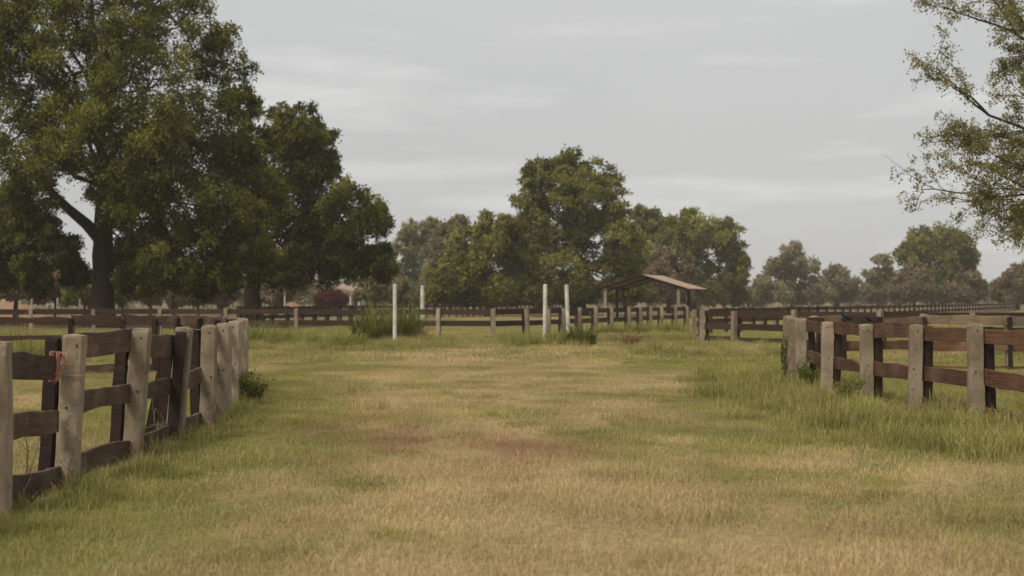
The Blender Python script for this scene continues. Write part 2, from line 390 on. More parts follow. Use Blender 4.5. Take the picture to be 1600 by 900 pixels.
src = bpy.data.collections.new('grass_tufts')
specs = []
for s in range(4): specs.append(('a_short', 430, 0.40, 0.035, 0.11, 0.0042, 1.0, 1.0))
for s in range(4): specs.append(('b_mid', 260, 0.30, 0.07, 0.21, 0.0055, 0.65, 1.3))
for s in range(4): specs.append(('c_tall', 120, 0.22, 0.16, 0.40, 0.0075, 0.35, 1.1))
for s in range(4): specs.append(('d_far', 240, 0.60, 0.05, 0.15, 0.014, 0.6, 0.9))
for s in range(3): specs.append(('e_straw', 26, 0.35, 0.10, 0.26, 0.0045, 1.0, 1.2))
for i, sp in enumerate(specs): src.objects.link(tuft_mesh('%02d_%s' % (i, sp[0]), *sp[1:], 100 + i))

def scatter(y0, y1, dens, margin=1.25, extra=1.0):
    h = margin * 0.36
    n = int(dens * (y1 - y0) * 2 * (h * y1 + extra)); y = rng.uniform(y0, y1, n); x = rng.uniform(-1, 1, n) * (h * y1 + extra)
    k = np.abs(x) < h * y + extra; return x[k], y[k]
px_, py_, id_, sc_ = [], [], [], []
for y0, y1, dens, lo in ((5.5, 16, 11, 0), (16, 36, 7, 0), (36, 80, 3.2, 12), (80, 130, 0.9, 12)):
    x, y = scatter(y0, y1, dens); px_.append(x); py_.append(y); id_.append(lo + rng.integers(0, 4, len(x)))
    if y0 < 36:
        k = rng.uniform(0, 1, len(x)) < sstep(0.26, 0.46, fbm(x * 2.6, y * 2.0, 91, 3)) + 0.12; px_[-1], py_[-1], id_[-1], x = x[k], y[k], id_[-1][k], x[k]
    s = rng.uniform(0.75, 1.3, len(x)) * (1.0 if y0 < 80 else 1.5); sc_.append(s)
for y0, y1, dens, lo, th, pw in ((5.5, 34, 7, 4, 0.10, 0.9), (5.5, 34, 10, 8, 0.26, 1.0), (34, 62, 1.0, 4, 0.0, 0.4)):
    x, y = scatter(y0, y1, dens); g, rr, tl = masks(x, y)
    tl = np.maximum(tl, (y > 34) * 0.5 * g)
    k = rng.uniform(0, 1, len(x)) < pw * np.clip((tl - th) / (1 - th), 0, 1)
    if lo == 8: k &= (y > 12.5) | (x < -2.6)
    px_.append(x[k]); py_.append(y[k]); id_.append(lo + rng.integers(0, 4, k.sum())); sc_.append(rng.uniform(0.5, 1.35, k.sum()) * np.where(x[k] < 0, 0.75, 1.0))
for xa, xb, ya, yb, nn_ in ((-10.5, -4.2, 42, 60, 420), (-0.6, 7.5, 47, 63, 420), (3.5, 9.5, 40, 50, 160), (-4.6, -1.6, 44, 56, 90)):
    x = rng.uniform(xa, xb, nn_); y = rng.uniform(ya, yb, nn_); k = fbm(x * 0.6, y * 0.35, 96, 3) > 0.45
    px_.append(x[k]); py_.append(y[k]); id_.append(8 + rng.integers(0, 4, k.sum())); sc_.append(rng.uniform(0.6, 1.5, k.sum()))
x, y = scatter(6, 30, 3.0); k = fbm(x * 1.3, y * 0.9, 95, 3) > 0.60; px_.append(x[k]); py_.append(y[k]); id_.append(4 + rng.integers(0, 4, k.sum())); sc_.append(rng.uniform(0.35, 0.75, k.sum()))
n_weed = k.sum()
x, y = scatter(6, 30, 1.3); k = rng.uniform(0, 1, len(x)) < fbm(x * 0.8, y * 0.6, 99, 3) ** 2 * 2; px_.insert(0, x[k]); py_.insert(0, y[k]); id_.insert(0, 4 + rng.integers(0, 4, k.sum())); sc_.insert(0, rng.uniform(0.3, 0.7, k.sum()))
x, y = scatter(6, 26, 1.6); px_.append(x); py_.append(y); id_.append(16 + rng.integers(0, 3, len(x))); sc_.append(rng.uniform(0.6, 1.2, len(x))); n_straw = len(x)
X, Y = np.concatenate(px_), np.concatenate(py_); ID = np.concatenate(id_); S = np.concatenate(sc_)
gg, rr, tl = masks(X, Y)
bare = (Y > 70) & (X < -10)
S = np.where(bare, S * 0.4, S)
gg = np.clip(gg + rng.normal(0, 0.10, len(X)) + (ID > 3) * (ID < 12) * 0.18, 0, 1)
gg = np.where((ID > 7) & (ID < 12) & (Y > 38), rng.uniform(0.55, 1, len(X)), gg)
gg[-n_straw - n_weed:-n_straw] = rng.uniform(0.6, 0.95, n_weed); gg[-n_straw:] *= 0.3
pm = bpy.data.meshes.new('grass'); pm.vertices.add(len(X))
pm.vertices.foreach_set('co', np.stack([X, Y, ground_z(X, Y)], 1).astype(np.float32).ravel())
for an, av in (('green', gg), ('red', rr), ('scl', S), ('val', 0.57 + 0.80 * fbm(X * 2.4, Y * 1.7, 61, 3) + 0.22 * (fbm(X * 0.4, Y * 0.25, 62, 2) - 0.4) + rng.normal(0, 0.07, len(X))), ('rot', rng.uniform(0, 6.283, len(X)))):
    a = pm.attributes.new(an, 'FLOAT', 'POINT'); a.data.foreach_set('value', av.astype(np.float32))
a = pm.attributes.new('idx', 'INT', 'POINT'); a.data.foreach_set('value', ID.astype(np.int32))
go = tag(obj('grass', pm), 'short dry and green meadow grass covering the lane and paddocks', 'grass', kind='stuff')
ng = bpy.data.node_groups.new('scatter_tufts', 'GeometryNodeTree')
ng.interface.new_socket('Geometry', in_out='INPUT', socket_type='NodeSocketGeometry')
ng.interface.new_socket('Geometry', in_out='OUTPUT', socket_type='NodeSocketGeometry')
gi, gout = ng.nodes.new('NodeGroupInput'), ng.nodes.new('NodeGroupOutput')
ci = ng.nodes.new('GeometryNodeCollectionInfo'); ci.inputs['Collection'].default_value = src
ci.inputs['Separate Children'].default_value = True; ci.inputs['Reset Children'].default_value = True
iop = ng.nodes.new('GeometryNodeInstanceOnPoints'); iop.inputs['Pick Instance'].default_value = True
def named(n, t):
    a = ng.nodes.new('GeometryNodeInputNamedAttribute'); a.data_type = t; a.inputs['Name'].default_value = n; return a.outputs['Attribute']
cx = ng.nodes.new('ShaderNodeCombineXYZ'); ng.links.new(named('rot', 'FLOAT'), cx.inputs['Z'])
ng.links.new(gi.outputs[0], iop.inputs['Points']); ng.links.new(ci.outputs[0], iop.inputs['Instance'])
ng.links.new(named('idx', 'INT'), iop.inputs['Instance Index']); ng.links.new(cx.outputs[0], iop.inputs['Rotation'])
ng.links.new(named('scl', 'FLOAT'), iop.inputs['Scale']); ng.links.new(iop.outputs[0], gout.inputs[0])
md = go.modifiers.new('tufts', 'NODES'); md.node_group = ng

# ------------------------------------------------------------------ fences
def post_mesh(seed, w, dpt, h, cham, rough, mat, dome):
    r = np.random.default_rng(seed); zs = np.concatenate([[-h], np.linspace(-h * 0.75, -0.10, 6), [-0.035, -0.006]])
    prof = []
    for sx, sy in ((1, 1), (-1, 1), (-1, -1), (1, -1)):
        a = (sx * w / 2, sy * (dpt / 2 - cham)); b = (sx * (w / 2 - cham), sy * dpt / 2)
        prof += [a, b] if sx * sy > 0 else [b, a]
    prof = np.array(prof); V = []
    for k, z in enumerate(zs):
        s = 1.0 if k < len(zs) - 1 else dome
        V.append(np.column_stack([prof * s + r.normal(0, rough, prof.shape), z + r.normal(0, rough * 0.6, 8) * (k > 0)]))
    V = np.vstack(V + [np.array([[0, 0, 0.004]])]); n = len(zs); top = len(V) - 1
    T = []
    for k in range(n - 1):
        for j in range(8):
            a, b = k * 8 + j, k * 8 + (j + 1) % 8; T += [[a, b, b + 8], [a, b + 8, a + 8]]
    for j in range(8): T.append([(n - 1) * 8 + j, (n - 1) * 8 + (j + 1) % 8, top])
    return fast_mesh('post', V, T, mat)

POSTS = [post_mesh(s, 0.175, 0.150, 1.75, 0.009, 0.0028, M['concrete'], 0.86 + 0.03 * (s % 4)) for s in range(7)]
def low_post(seed, w, d, h, mat):
    r = np.random.default_rng(seed); a = Acc(); a.box((0, 0, -h / 2), (w / 2, d / 2, h / 2)); V = np.vstack(a.v); V += r.normal(0, 0.004, V.shape)
    return fast_mesh('post', V, np.vstack(a.f), mat)
FARPOSTS = [low_post(s, 0.16, 0.16, 1.7, M['concrete']) for s in range(4)]
BATTENS = [post_mesh(50 + s, 0.115, 0.085, 1.55, 0.006, 0.003, M['batten'], 0.97) for s in range(5)]
FARBATTENS = [low_post(70 + s, 0.11, 0.08, 1.5, M['batten']) for s in range(3)]
def bolt_mesh():
    a = Acc(); t = np.linspace(0, 2 * np.pi, 6, endpoint=False)
    V = np.vstack([np.column_stack([0.011 * np.cos(t), np.zeros(6), 0.011 * np.sin(t)]), np.column_stack([0.009 * np.cos(t), np.full(6, -0.012), 0.009 * np.sin(t)]), [[0, -0.014, 0]]])
    T = []
    for j in range(6): k = (j + 1) % 6; T += [[j, k, 6 + k], [j, 6 + k, 6 + j], [6 + j, 6 + k, 12]]
    return fast_mesh('bolt', V, T, M['iron'])
BOLT = bolt_mesh()

def rail_mesh(length, h, th, seed, mat, bow=0.0, notch=None, rough=0.006):
    r = np.random.default_rng(seed); n = 17; xs = np.linspace(-length / 2, length / 2, n)
    tn = np.linspace(-1, 1, n)
    low = np.interp(np.linspace(0, 1, n), np.linspace(0, 1, 5), r.normal(0, rough * 1.6, 5))
    top = np.interp(np.linspace(0, 1, n), np.linspace(0, 1, 5), r.normal(0, rough * 1.6, 5)) + r.normal(0, rough * 0.35, n)
    side = bow * (1 - tn ** 2) + r.normal(0, 0.001, n); sag = r.normal(0, rough * 1.5) * (1 - tn ** 2)
    zt = h / 2 + top + sag; zb = -h / 2 + low + sag
    if notch:
        p, dep = notch; u = (np.linspace(0, 1, n) - p)
        zt = zt - dep * (sstep(-0.12, 0.0, u) if p > 0.5 else 1 - sstep(0.0, 0.25, u))
        if p <= 0.5: pass
    c = 0.005; V = []
    for i in range(n):
        y = side[i]; t = th / 2
        V += [(xs[i], y - t, zb[i] + c), (xs[i], y - t, zt[i] - c), (xs[i], y - t + c, zt[i]), (xs[i], y + t - c, zt[i]), (xs[i], y + t, zt[i] - c), (xs[i], y + t, zb[i] + c), (xs[i], y, zb[i])]
    k = 7; T = []
    for i in range(n - 1):
        for j in range(k):
            a, b = i * k + j, i * k + (j + 1) % k; T += [[a, a + k, b + k], [a, b + k, b]]
    for j in range(1, k - 1): T += [[0, j, j + 1], [(n - 1) * k, (n - 1) * k + j + 1, (n - 1) * k + j]]
    return fast_mesh('rail', np.array(V), T, mat)
def unit_rail(mat, h=0.19, th=0.045):
    a = Acc(); a.box((0, 0, 0), (0.5, th / 2, h / 2)); return a.mesh('rail', mat)
FARRAIL = {k: unit_rail(M[k]) for k in ('rail_far', 'rail_grey')}

fseed = [0]
def fence(name, label, pts, inner, rails, group, detail=True, batten=True, mat='rail', h=0.20, skip=(), ends=None, rail_over=None, zjit=0.012, bat_tops=None):
    """pts: (px, depth, z_top, lean_x, lean_y); inner = +1/-1: which side of the walking direction carries rails and battens"""
    W = np.array([[(p[0] - 800) / F * p[1], p[1]] for p in pts]); n = len(W)
    base = Vector((W[0, 0], W[0, 1], 0)); root = empty(name, base, label, 'fence', group)
    tan = np.gradient(W, axis=0); tan /= np.linalg.norm(tan, axis=1)[:, None]
    nor = np.stack([tan[:, 1], -tan[:, 0]], 1) * -inner      # inner=+1: left of the walking direction
    r = np.random.default_rng(300 + fseed[0]); fseed[0] += 1
    for i, p in enumerate(pts):
        zt = p[2] if len(p) > 2 else 1.22 + r.normal(0, 0.015)
        lx = p[3] if len(p) > 3 else r.normal(0, 0.012); ly = p[4] if len(p) > 4 else r.normal(0, 0.012)
        me = POSTS[int(r.integers(len(POSTS)))] if detail else FARPOSTS[int(r.integers(len(FARPOSTS)))]
        o = obj('post', me, root); ang = math.atan2(tan[i, 1], tan[i, 0])
        yaw = (0.0 if detail and i < 8 else ang - math.pi / 2) + r.normal(0, 0.05)
        o.location = Vector((W[i, 0], W[i, 1], zt)) - base
        o.rotation_euler = (Matrix.Rotation(lx, 3, 'Y') @ Matrix.Rotation(ly, 3, 'X') @ Matrix.Rotation(yaw + (0 if r.uniform() < 0.5 else math.pi), 3, 'Z')).to_euler()
        if detail and i < 8:
            for zz in (-0.09, -0.62):
                b = obj('bolt', BOLT, o); b.location = (0.02 * r.normal(), -0.074, zz)
                b2 = obj('bolt', BOLT, o); b2.location = (0.02 * r.normal(), 0.074, zz); b2.rotation_euler = (0, 0, math.pi)
        if batten and i not in skip:
            off = 0.0875 + 0.052 + 0.048
            zb = zt - abs(r.normal(0.02, 0.02)) if bat_tops is None or i not in bat_tops else bat_tops[i]
            me = BATTENS[int(r.integers(len(BATTENS)))] if detail else FARBATTENS[int(r.integers(len(FARBATTENS)))]
            b = obj('batten', me, root); q = W[i] + nor[i] * off
            b.location = Vector((q[0], q[1], zb)) - base
            b.rotation_euler = (Matrix.Rotation(r.normal(0, 0.02) + lx * 0.8, 3, 'Y') @ Matrix.Rotation(ang - math.pi / 2, 3, 'Z')).to_euler()
    for i in range(n - 1):
        seg = W[i + 1] - W[i]; ln = np.linalg.norm(seg); u = seg / ln; nn = np.array([u[1], -u[0]]) * -inner
        for k, zr in enumerate(rails):
            ov = (rail_over or {}).get((i, k), {})
            if ov is None: continue
            z0, z1 = ov.get('z', (zr + r.normal(0, zjit), zr + r.normal(0, zjit)))
            hh = ov.get('h', h); a0_, a1_ = ov.get('ext', (0.0, 0.0))
            A = W[i] + nn * (0.0875 + 0.026) - u * a0_; B = W[i + 1] + nn * (0.0875 + 0.026) + u * a1_
            c = (A + B) / 2; l3 = math.hypot(np.linalg.norm(B - A), z1 - z0) - 0.012
            if detail:
                me = rail_mesh(l3, hh, 0.045, 1000 + fseed[0] * 100 + i * 7 + k, M[ov.get('mat', mat)], r.normal(0, 0.006), ov.get('notch'))
                o = obj('rail', me, root)
            else:
                o = obj('rail', FARRAIL[mat], root); o.scale = (l3, 1, hh / 0.19)
            o.location = Vector((c[0], c[1], (z0 + z1) / 2 - hh / 2)) - base
            o.rotation_euler = (0, -math.atan2(z1 - z0, np.linalg.norm(B - A)), math.atan2(u[1], u[0]))
    return root, W

left_pts = [(-108, 9.05, 1.26), (-3, 10.45, 1.25, 0.0, 0.0), (118, 12.1, 1.265, 0.055, 0.0), (222, 14.05, 1.28, 0.075, 0.01), (288, 15.65, 1.26, 0.085, 0.0),
            (328, 17.3, 1.255, 0.02, 0.0), (350, 19.0, 1.25, 0.0, 0.0), (367, 20.9, 1.255, 0.01, 0.0), (378, 23.0, 1.27, 0.015, 0.0),
            (380, 25.0, 1.24), (373, 27.0, 1.22), (354, 28.7, 1.21), (326, 30.0, 1.22), (288, 30.9, 1.21), (244, 31.0, 1.20), (192, 30.8, 1.19), (112, 30.6, 1.20), (-20, 30.3, 1.18), (-150, 30, 1.18)]
LOV = {(0, 0): dict(z=(1.22, 1.19)), (1, 0): dict(z=(1.19, 1.10), mat='rail', ext=(0, -0.16), h=0.205), (1, 1): dict(z=(0.69, 0.635), ext=(0, -0.13)), (1, 2): dict(z=(0.235, 0.15)),
       (2, 0): dict(z=(1.265, 1.275), h=0.225), (2, 1): dict(z=(0.74, 0.745), h=0.195), (2, 2): dict(z=(0.20, 0.18)),
       (3, 0): dict(z=(1.19, 1.17), h=0.23), (3, 1): dict(z=(0.73, 0.72)), (4, 0): None,
       (16, 0): dict(z=(1.19, 1.205), h=0.12, mat='rail_far'), (16, 1): dict(z=(0.82, 0.80), h=0.10, mat='rail_far'), (17, 0): dict(z=(1.205, 1.2), h=0.12, mat='rail_far')}
lf, LW = fence('paddock_fence', 'near paddock fence with leaning concrete posts, wide brown rails and pink twine', left_pts, +1, (1.23, 0.73, 0.19), 'concrete post and rail paddock fences', rail_over=LOV, bat_tops={2: 1.245, 4: 1.0})

for (px0, d0, zt0, lx0, k0) in ((283.5, 15.50, 1.215, 0.085, 1), (262, 16.0, 1.02, 0.20, 2), (251, 15.85, 1.00, -0.10, 3), (308, 18.6, 1.20, 0.0, 0)):
    bb = obj('batten', BATTENS[k0], lf); q0 = P(px0, 500, d0); bb.location = Vector((q0[0], q0[1], zt0)) - lf.location; bb.rotation_euler = (0, lx0, 0.1 * k0)
right_pts = [(1780, 16.0, 1.25), (1636, 17.1, 1.25), (1523, 18.5, 1.255, -0.012, 0.01), (1431, 20.05, 1.215, 0.016, 0.0), (1353, 21.7, 1.195, -0.01, 0.0), (1293, 23.75, 1.20, 0.014, 0.0), (1251, 26.05, 1.235), (1237, 27.7, 1.24),
             (1230, 29.6, 1.24), (1240, 31.2, 1.22), (1272, 32.3, 1.21), (1312, 32.6, 1.19), (1372, 32.7, 1.19), (1443, 32.6, 1.25), (1575, 32.3, 1.20), (1730, 32.0, 1.20)]
ROV = {(1, 1): dict(z=(0.60, 0.665), h=0.21), (1, 2): dict(z=(0.13, 0.18)), (2, 2): dict(z=(0.13, 0.12)), (4, 2): dict(z=(0.16, 0.14)), (4, 1): dict(notch=(0.25, 0.075), z=(0.62, 0.62)), (5, 1): dict(notch=(0.35, 0.06)),
       (10, 0): dict(mat='rail_grey'), (11, 0): dict(mat='rail_far', z=(1.19, 1.19)), (12, 0): dict(mat='rail_grey', h=0.22, z=(1.17, 1.20)), (13, 0): dict(mat='rail_grey'), (14, 0): dict(mat='rail_grey')}
rf, RW = fence('paddock_fence', 'near paddock fence of upright concrete posts and red-brown rails with black birds perched on it', right_pts, -1, (1.205, 0.63, 0.08), 'concrete post and rail paddock fences', rail_over=ROV, h=0.205, mat='rail_red')

fence('paddock_fence', 'long two-rail fence behind the tall green grass, below the two largest trees', [(-60, 61.5), (48, 62), (146, 62.6), (250, 62.8), (353, 62.8), (463, 62.6), (583, 62), (685, 61), (770, 60.4), (823, 62.5), (857, 64.5),
      (881, 66.5), (906, 68.6), (931, 70.7), (956, 72.8), (983, 75), (1001, 77.2), (1017, 79.4), (1034, 81.6), (1056, 83.8), (1074, 86)], +1, (1.19, 0.70), 'concrete post and rail paddock fences', detail=False, mat='rail_far', h=0.235, skip=(0, 1, 2, 3, 4, 5, 6))
fence('paddock_fence', 'dark three-rail fence corner between the tiled shelter and the near fence with birds', [(1085, 56.5), (1097, 53.2), (1147, 51.4), (1241, 48.8), (1375, 45.6), (1520, 43.6), (1665, 42.0)], +1, (1.19, 0.73, 0.24), 'concrete post and rail paddock fences', detail=False, mat='rail_far', h=0.23)
def line(a, b, n):
    A = np.array([(a[0] - 800) / F * a[1], a[1]]); B = np.array([(b[0] - 800) / F * b[1], b[1]])
    return [(800 + F * q[0] / q[1], q[1]) for q in (A + (B - A) * t for t in np.linspace(0, 1, n))]
fence('paddock_fence', 'distant fence of closely seen pale posts receding towards the far trees', line((1105, 66), (1585, 215), 64), -1, (1.19, 0.72), 'concrete post and rail paddock fences', detail=False, mat='rail_far', h=0.23)
fence('paddock_fence', 'distant fence receding in front of the red bush and far house', line((372, 84), (905, 210), 50), -1, (1.19, 0.68), 'concrete post and rail paddock fences', detail=False, mat='rail_far', h=0.23)

# ------------------------------------------------------------------ white poles
def pole(px, pb, pt, lean, label):
    d = EYE * F / (pb - HOR); b = P(px, pb, d); top = P(px + lean, pt, d)
    r = 3.1 / F * d; ts = np.linspace(0, 1, 9)
    pts = np.array([b + (top - b) * t for t in ts]); pts[0, 2] = -0.3
    V, Fq = tube_arr(pts, r, 12, False); n = len(V)
    a = Acc(); a.add(V, Fq); j = np.arange(12)
    ring = V[-12:]; c = ring.mean(0); a.add(np.vstack([ring, (ring - c) * 0.6 + c + [0, 0, 0.02], [c + [0, 0, 0.03]]]), [[k, (k + 1) % 12, 12 + (k + 1) % 12, 12 + k] for k in range(12)] + [[12 + k, 12 + (k + 1) % 12, 12 + (k + 2) % 12, 24] for k in range(0, 12, 2)])
    me = a.mesh('white_pole', M['white'], smooth=True)
    tag(obj('white_pole', me), label, 'pole', 'white goal poles')
pole(617, 537, 445, 0, 'tall white pole in front of the two dark green grass clumps, leftmost of the four')
pole(660, 522, 447, 0, 'tall white pole above the reddish dry weed')
pole(851, 533, 445, 1, 'white upright pole at the left edge of the leafy weeds left of shelter')
pole(888, 524, 446, -3, 'slightly leaning white pole, the nearest of the four to the tiled shelter')
def stake(px, d, pt, label):
    b = P(px, 490, d); b[2] = -0.2; t = P(px, pt, d); a = Acc()
    a.tube(np.array([b, (b + t) / 2, t, t + [0, 0, 0.02]]), [0.06, 0.06, 0.055, 0.01], 8)
    tag(obj('stake', a.mesh('stake', M['white'])), label, 'stake', 'thin white stakes beyond the long fence')
stake(50, 92, 465.5, 'thin white stake beneath the brown tree, leftmost of three'); stake(90, 92, 465.5, 'thin white stake, middle one of three beside the big trunk'); stake(125, 92, 467.5, 'thin white stake closest to the big tree trunk'); stake(445, 110, 457, 'single thin white stake between the second trunk and the red bush')

# ------------------------------------------------------------------ trees
def leaf_quads(pos, axis_, size, r, width=0.5):
    n = len(pos); ax = axis_ / (np.linalg.norm(axis_, axis=1)[:, None] + 1e-9)
    rv = r.normal(0, 1, (n, 3)); rv[:, 2] *= 0.6
    sd = np.cross(ax, rv); sd /= np.linalg.norm(sd, axis=1)[:, None] + 1e-9
    l = (size * r.uniform(0.6, 1.25, n))[:, None]
    a = pos; b = pos + ax * l * 0.5 + sd * l * width * 0.5; c = pos + ax * l; d = pos + ax * l * 0.5 - sd * l * width * 0.5
    V = np.stack([a, b, c, d], 1).reshape(-1, 3); Fq = np.arange(n * 4).reshape(n, 4); return V, Fq

def crown_leaves(clumps, rad, center, leaf, twigs, per, r, droop=0.5, fill=0.25):
    """twig sprays growing out of each clump"""
    m = len(clumps); out = clumps - center; out /= np.linalg.norm(out, axis=1)[:, None] + 1e-9
    c = np.repeat(clumps, twigs, 0); rd = np.repeat(rad, twigs); o = np.repeat(out, twigs, 0)
    d = r.normal(0, 1, c.shape) + o * 0.55 + np.array([0, 0, 0.25]); d /= np.linalg.norm(d, axis=1)[:, None]
    ln = rd * r.uniform(0.55, 1.25, len(c)); t = np.linspace(fill, 1, per)
    st = c + r.normal(0, 0.18, c.shape) * rd[:, None]
    pos = st[:, None, :] + d[:, None, :] * (ln[:, None] * t)[:, :, None]
    pos[:, :, 2] -= droop * ln[:, None] * (t ** 2)[None, :] * r.uniform(0.3, 1.3, len(c))[:, None]
    pos = pos + r.normal(0, leaf * 0.35, pos.shape)
    ax = np.repeat(d, per, 0) + r.normal(0, 0.75, (len(c) * per, 3)) + np.array([0, 0, -droop * 0.6])
    V, Fq = leaf_quads(pos.reshape(-1, 3), ax, leaf, r)
    ct = np.repeat(r.normal(0.42, 0.22, m), twigs * per) + np.repeat(r.normal(0, 0.10, len(c)), per) + r.normal(0, 0.10, len(c) * per)
    fc = d + np.repeat(out, twigs, 0) * 0.4 + np.array([0, 0, 0.25]); fc /= np.linalg.norm(fc, axis=1)[:, None]
    return V, Fq, dict(tint=np.repeat(np.clip(ct, 0, 1), 4), facing=np.repeat(np.repeat(fc, per, 0), 4, 0))

def limb(a, b, r0, r1, r, n=7, wob=0.06, arch=0.12):
    t = np.linspace(0, 1, n)[:, None]; L_ = np.linalg.norm(b - a)
    p = a + (b - a) * t; p[:, 2] += arch * L_ * np.sin(np.pi * t[:, 0]); w = r.normal(0, wob * L_, (n, 3)); w[0] = w[-1] = 0
    return p + w * 0.5, r0 + (r1 - r0) * t[:, 0] ** 0.8

def tree(name, label, px, d, lobes, mat, trunk_r, fork_py, group=None, bark='bark', leaf=None, clump=0.30, nfac=2.0, twigs=15, per=9, droop=0.5, depth=0.6, seed=0, cat='tree', lean=0, extra=(), skirt=None, stem=90, clear=None):
    r = np.random.default_rng(500 + seed); leaf = leaf or d * 0.0023
    b = P(px, 500, d); b[2] = 0.0
    root = empty(name, Vector(b), label, cat, group)
    fork = P(px + lean, fork_py, d)
    C_, R_ = [], []
    if skirt:
        lobes = list(lobes) + [(x + r.normal(0, 4), 457 + r.normal(0, 3), skirt * r.uniform(0.8, 1.25)) for x in np.arange(min(l[0] - l[2] * 0.6 for l in lobes), max(l[0] + l[2] * 0.6 for l in lobes), skirt * 1.5)]
    for lb in lobes:
        rr_ = lb[2] / F * d
        dd = lb[3] / F * d if len(lb) > 3 else r.uniform(-1, 1) * depth * max(l[2] for l in lobes) / F * d * 1.6
        C_.append(P(lb[0], lb[1], d + dd)); R_.append(rr_ * (d + dd) / d)
    C_, R_ = np.array(C_), np.array(R_); cen = C_.mean(0); cen[2] -= 0.15 * np.ptp(C_[:, 2])
    wood = Acc(); cl, cr = [], []
    t = np.linspace(0, 1, 8); flare = 1 + 0.9 * np.exp(-t * 9)
    base = np.array([b[0], b[1], -0.2])
    tp = base + (fork - base) * t[:, None]; tp[1:-1, :2] += r.normal(0, trunk_r * 0.10, (6, 2))
    wood.tube(tp, trunk_r * flare * (1 - 0.25 * t), 12)
    tip = P(px + lean + r.normal(0, 6), fork_py - stem, d) + [0, r.normal(0, 0.3), 0]
    p, q = limb(fork - [0, 0, 0.1], tip, trunk_r * 0.72, trunk_r * 0.2, r, 7, 0.05, 0.0); wood.tube(p, q, 8)
    for c, R0 in zip(C_, R_):
        hs = np.clip((c[2] - fork[2]) * r.uniform(0.35, 0.6) / (stem / F * d), 0, 1); st = fork + (tip - fork) * hs
        p, q = limb(st, c, trunk_r * r.uniform(0.20, 0.34) * (1 - 0.45 * hs) * (0.35 if c[2] < fork[2] + 0.5 else 1), trunk_r * 0.04, r, 8, 0.02 if c[2] < fork[2] + 0.5 else 0.07)
        if not (clear and clear(c)): wood.tube(p, q, 6)
        n = max(5, int(nfac / clump ** 2)); dv = r.normal(0, 1, (n, 3)); dv /= np.linalg.norm(dv, axis=1)[:, None]
        q_ = c + dv * (R0 * r.uniform(0.30, 1.0, n) ** 0.6 * 0.92)[:, None] * np.array([1, 1, 0.88])
        cl.append(q_); cr.append(R0 * clump * r.uniform(0.7, 1.35, n))
        for k in range(0, n, 2):
            p, w_ = limb(p_at(c, q_[k], 0.0), q_[k], trunk_r * 0.07, trunk_r * 0.02, r, 4, 0.08, 0.05); wood.tube(p, w_, 3)
    for e in extra:
        p = np.array([P(*x[:3]) for x in e]); wood.tube(p, [x[3] for x in e], 8)
    cl, cr = np.vstack(cl), np.concatenate(cr)
    keep = cl[:, 2] > 0.6; cl, cr = cl[keep], cr[keep]
    V, Fq, tint = crown_leaves(cl, cr, cen, leaf, int(twigs * 1.75), per, r, droop)
    V = V - b
    w = wood.mesh('trunk', M[bark], smooth=True); w.transform(Matrix.Translation(-Vector(b)))
    obj('trunk', w, root); obj('crown', fast_mesh('crown', V, Fq, M[mat], tint), root)
    return root
def p_at(a, b, t): return a + (b - a) * t

tree('large_tree', 'huge dark green tree with thick trunk and forked limb, tallest in view', 160, 82,
     [(60, 30, 88, -60), (170, 5, 88, 20), (280, 40, 75, 0), (345, 95, 58, 40), (105, 120, 85, -90), (230, 140, 95, -110), (318, 190, 78, -60), (372, 165, 36, 0), (35, 205, 75, -60),
      (150, 215, 70, -130), (250, 255, 85, -100), (340, 285, 72, -40), (50, 300, 55, -20), (15, 375, 50, 30), (215, 330, 50, -90), (300, 372, 78, -60), (378, 345, 50, 0), (55, 408, 38, -40), (240, 410, 38, -120), (345, 425, 38, -60),
      (-60, 90, 95, 30), (-70, 240, 95, 0), (-50, 370, 70, 40), (190, 120, 80, 120), (280, 240, 85, 120), (100, 180, 60, 110), (330, 380, 60, 110), (200, 400, 36, 80), (0, 420, 40, 80), (215, 255, 60, -140), (165, 185, 60, -140), (250, 185, 60, -150), (190, 310, 40, -120), (40, -60, 95, 0), (150, -80, 95, -40), (-20, 20, 80, -40), (260, -40, 60, 40), (225, 375, 52, -40), (265, 415, 40, -40), (320, 330, 70, -110), (385, 400, 44, -30), (290, 430, 30, -90), (370, 250, 42, 30), (60, 355, 40, -30), (100, 390, 30, -20), (30, 330, 50, 20), (118, 424, 22, 20), (200, 428, 26, -30), (228, 440, 22, -60), (398, 225, 36, 10), (402, 300, 44, 30), (60, 440, 22, 0), (320, 450, 20, -30), (20, 60, 70, -100), (120, 40, 70, -80), (30, 120, 70, 60), (180, 290, 46, 60), (80, 240, 60, -110), (210, 60, 80, -60)],
     'leaf', 0.72, 352, seed=1, stem=220, clear=lambda c: c[0] < P(135, 0, 82)[0] and c[2] < P(0, 270, 82)[2], nfac=2.5, twigs=17, droop=0.7, extra=[[(158, 375, 82, 0.42), (135, 350, 81.5, 0.33), (105, 325, 81, 0.27), (80, 300, 80.8, 0.22), (60, 270, 80.5, 0.15)]])
tree('large_tree', 'broad green tree stepping down to the right behind the huge dark tree', 395, 98,
     [(455, 195, 50), (490, 215, 38), (430, 250, 60), (500, 265, 38), (475, 315, 75), (545, 330, 55), (585, 345, 32), (430, 380, 70), (525, 395, 60), (592, 405, 30), (465, 412, 34), (400, 300, 60), (550, 405, 32), (600, 420, 18), (420, 420, 36), (450, 300, 60), (510, 350, 60), (470, 250, 45), (515, 412, 28), (380, 400, 50), (500, 375, 48)],
     'leaf', 0.62, 400, seed=2, stem=130, nfac=2.6, twigs=17, droop=0.6)
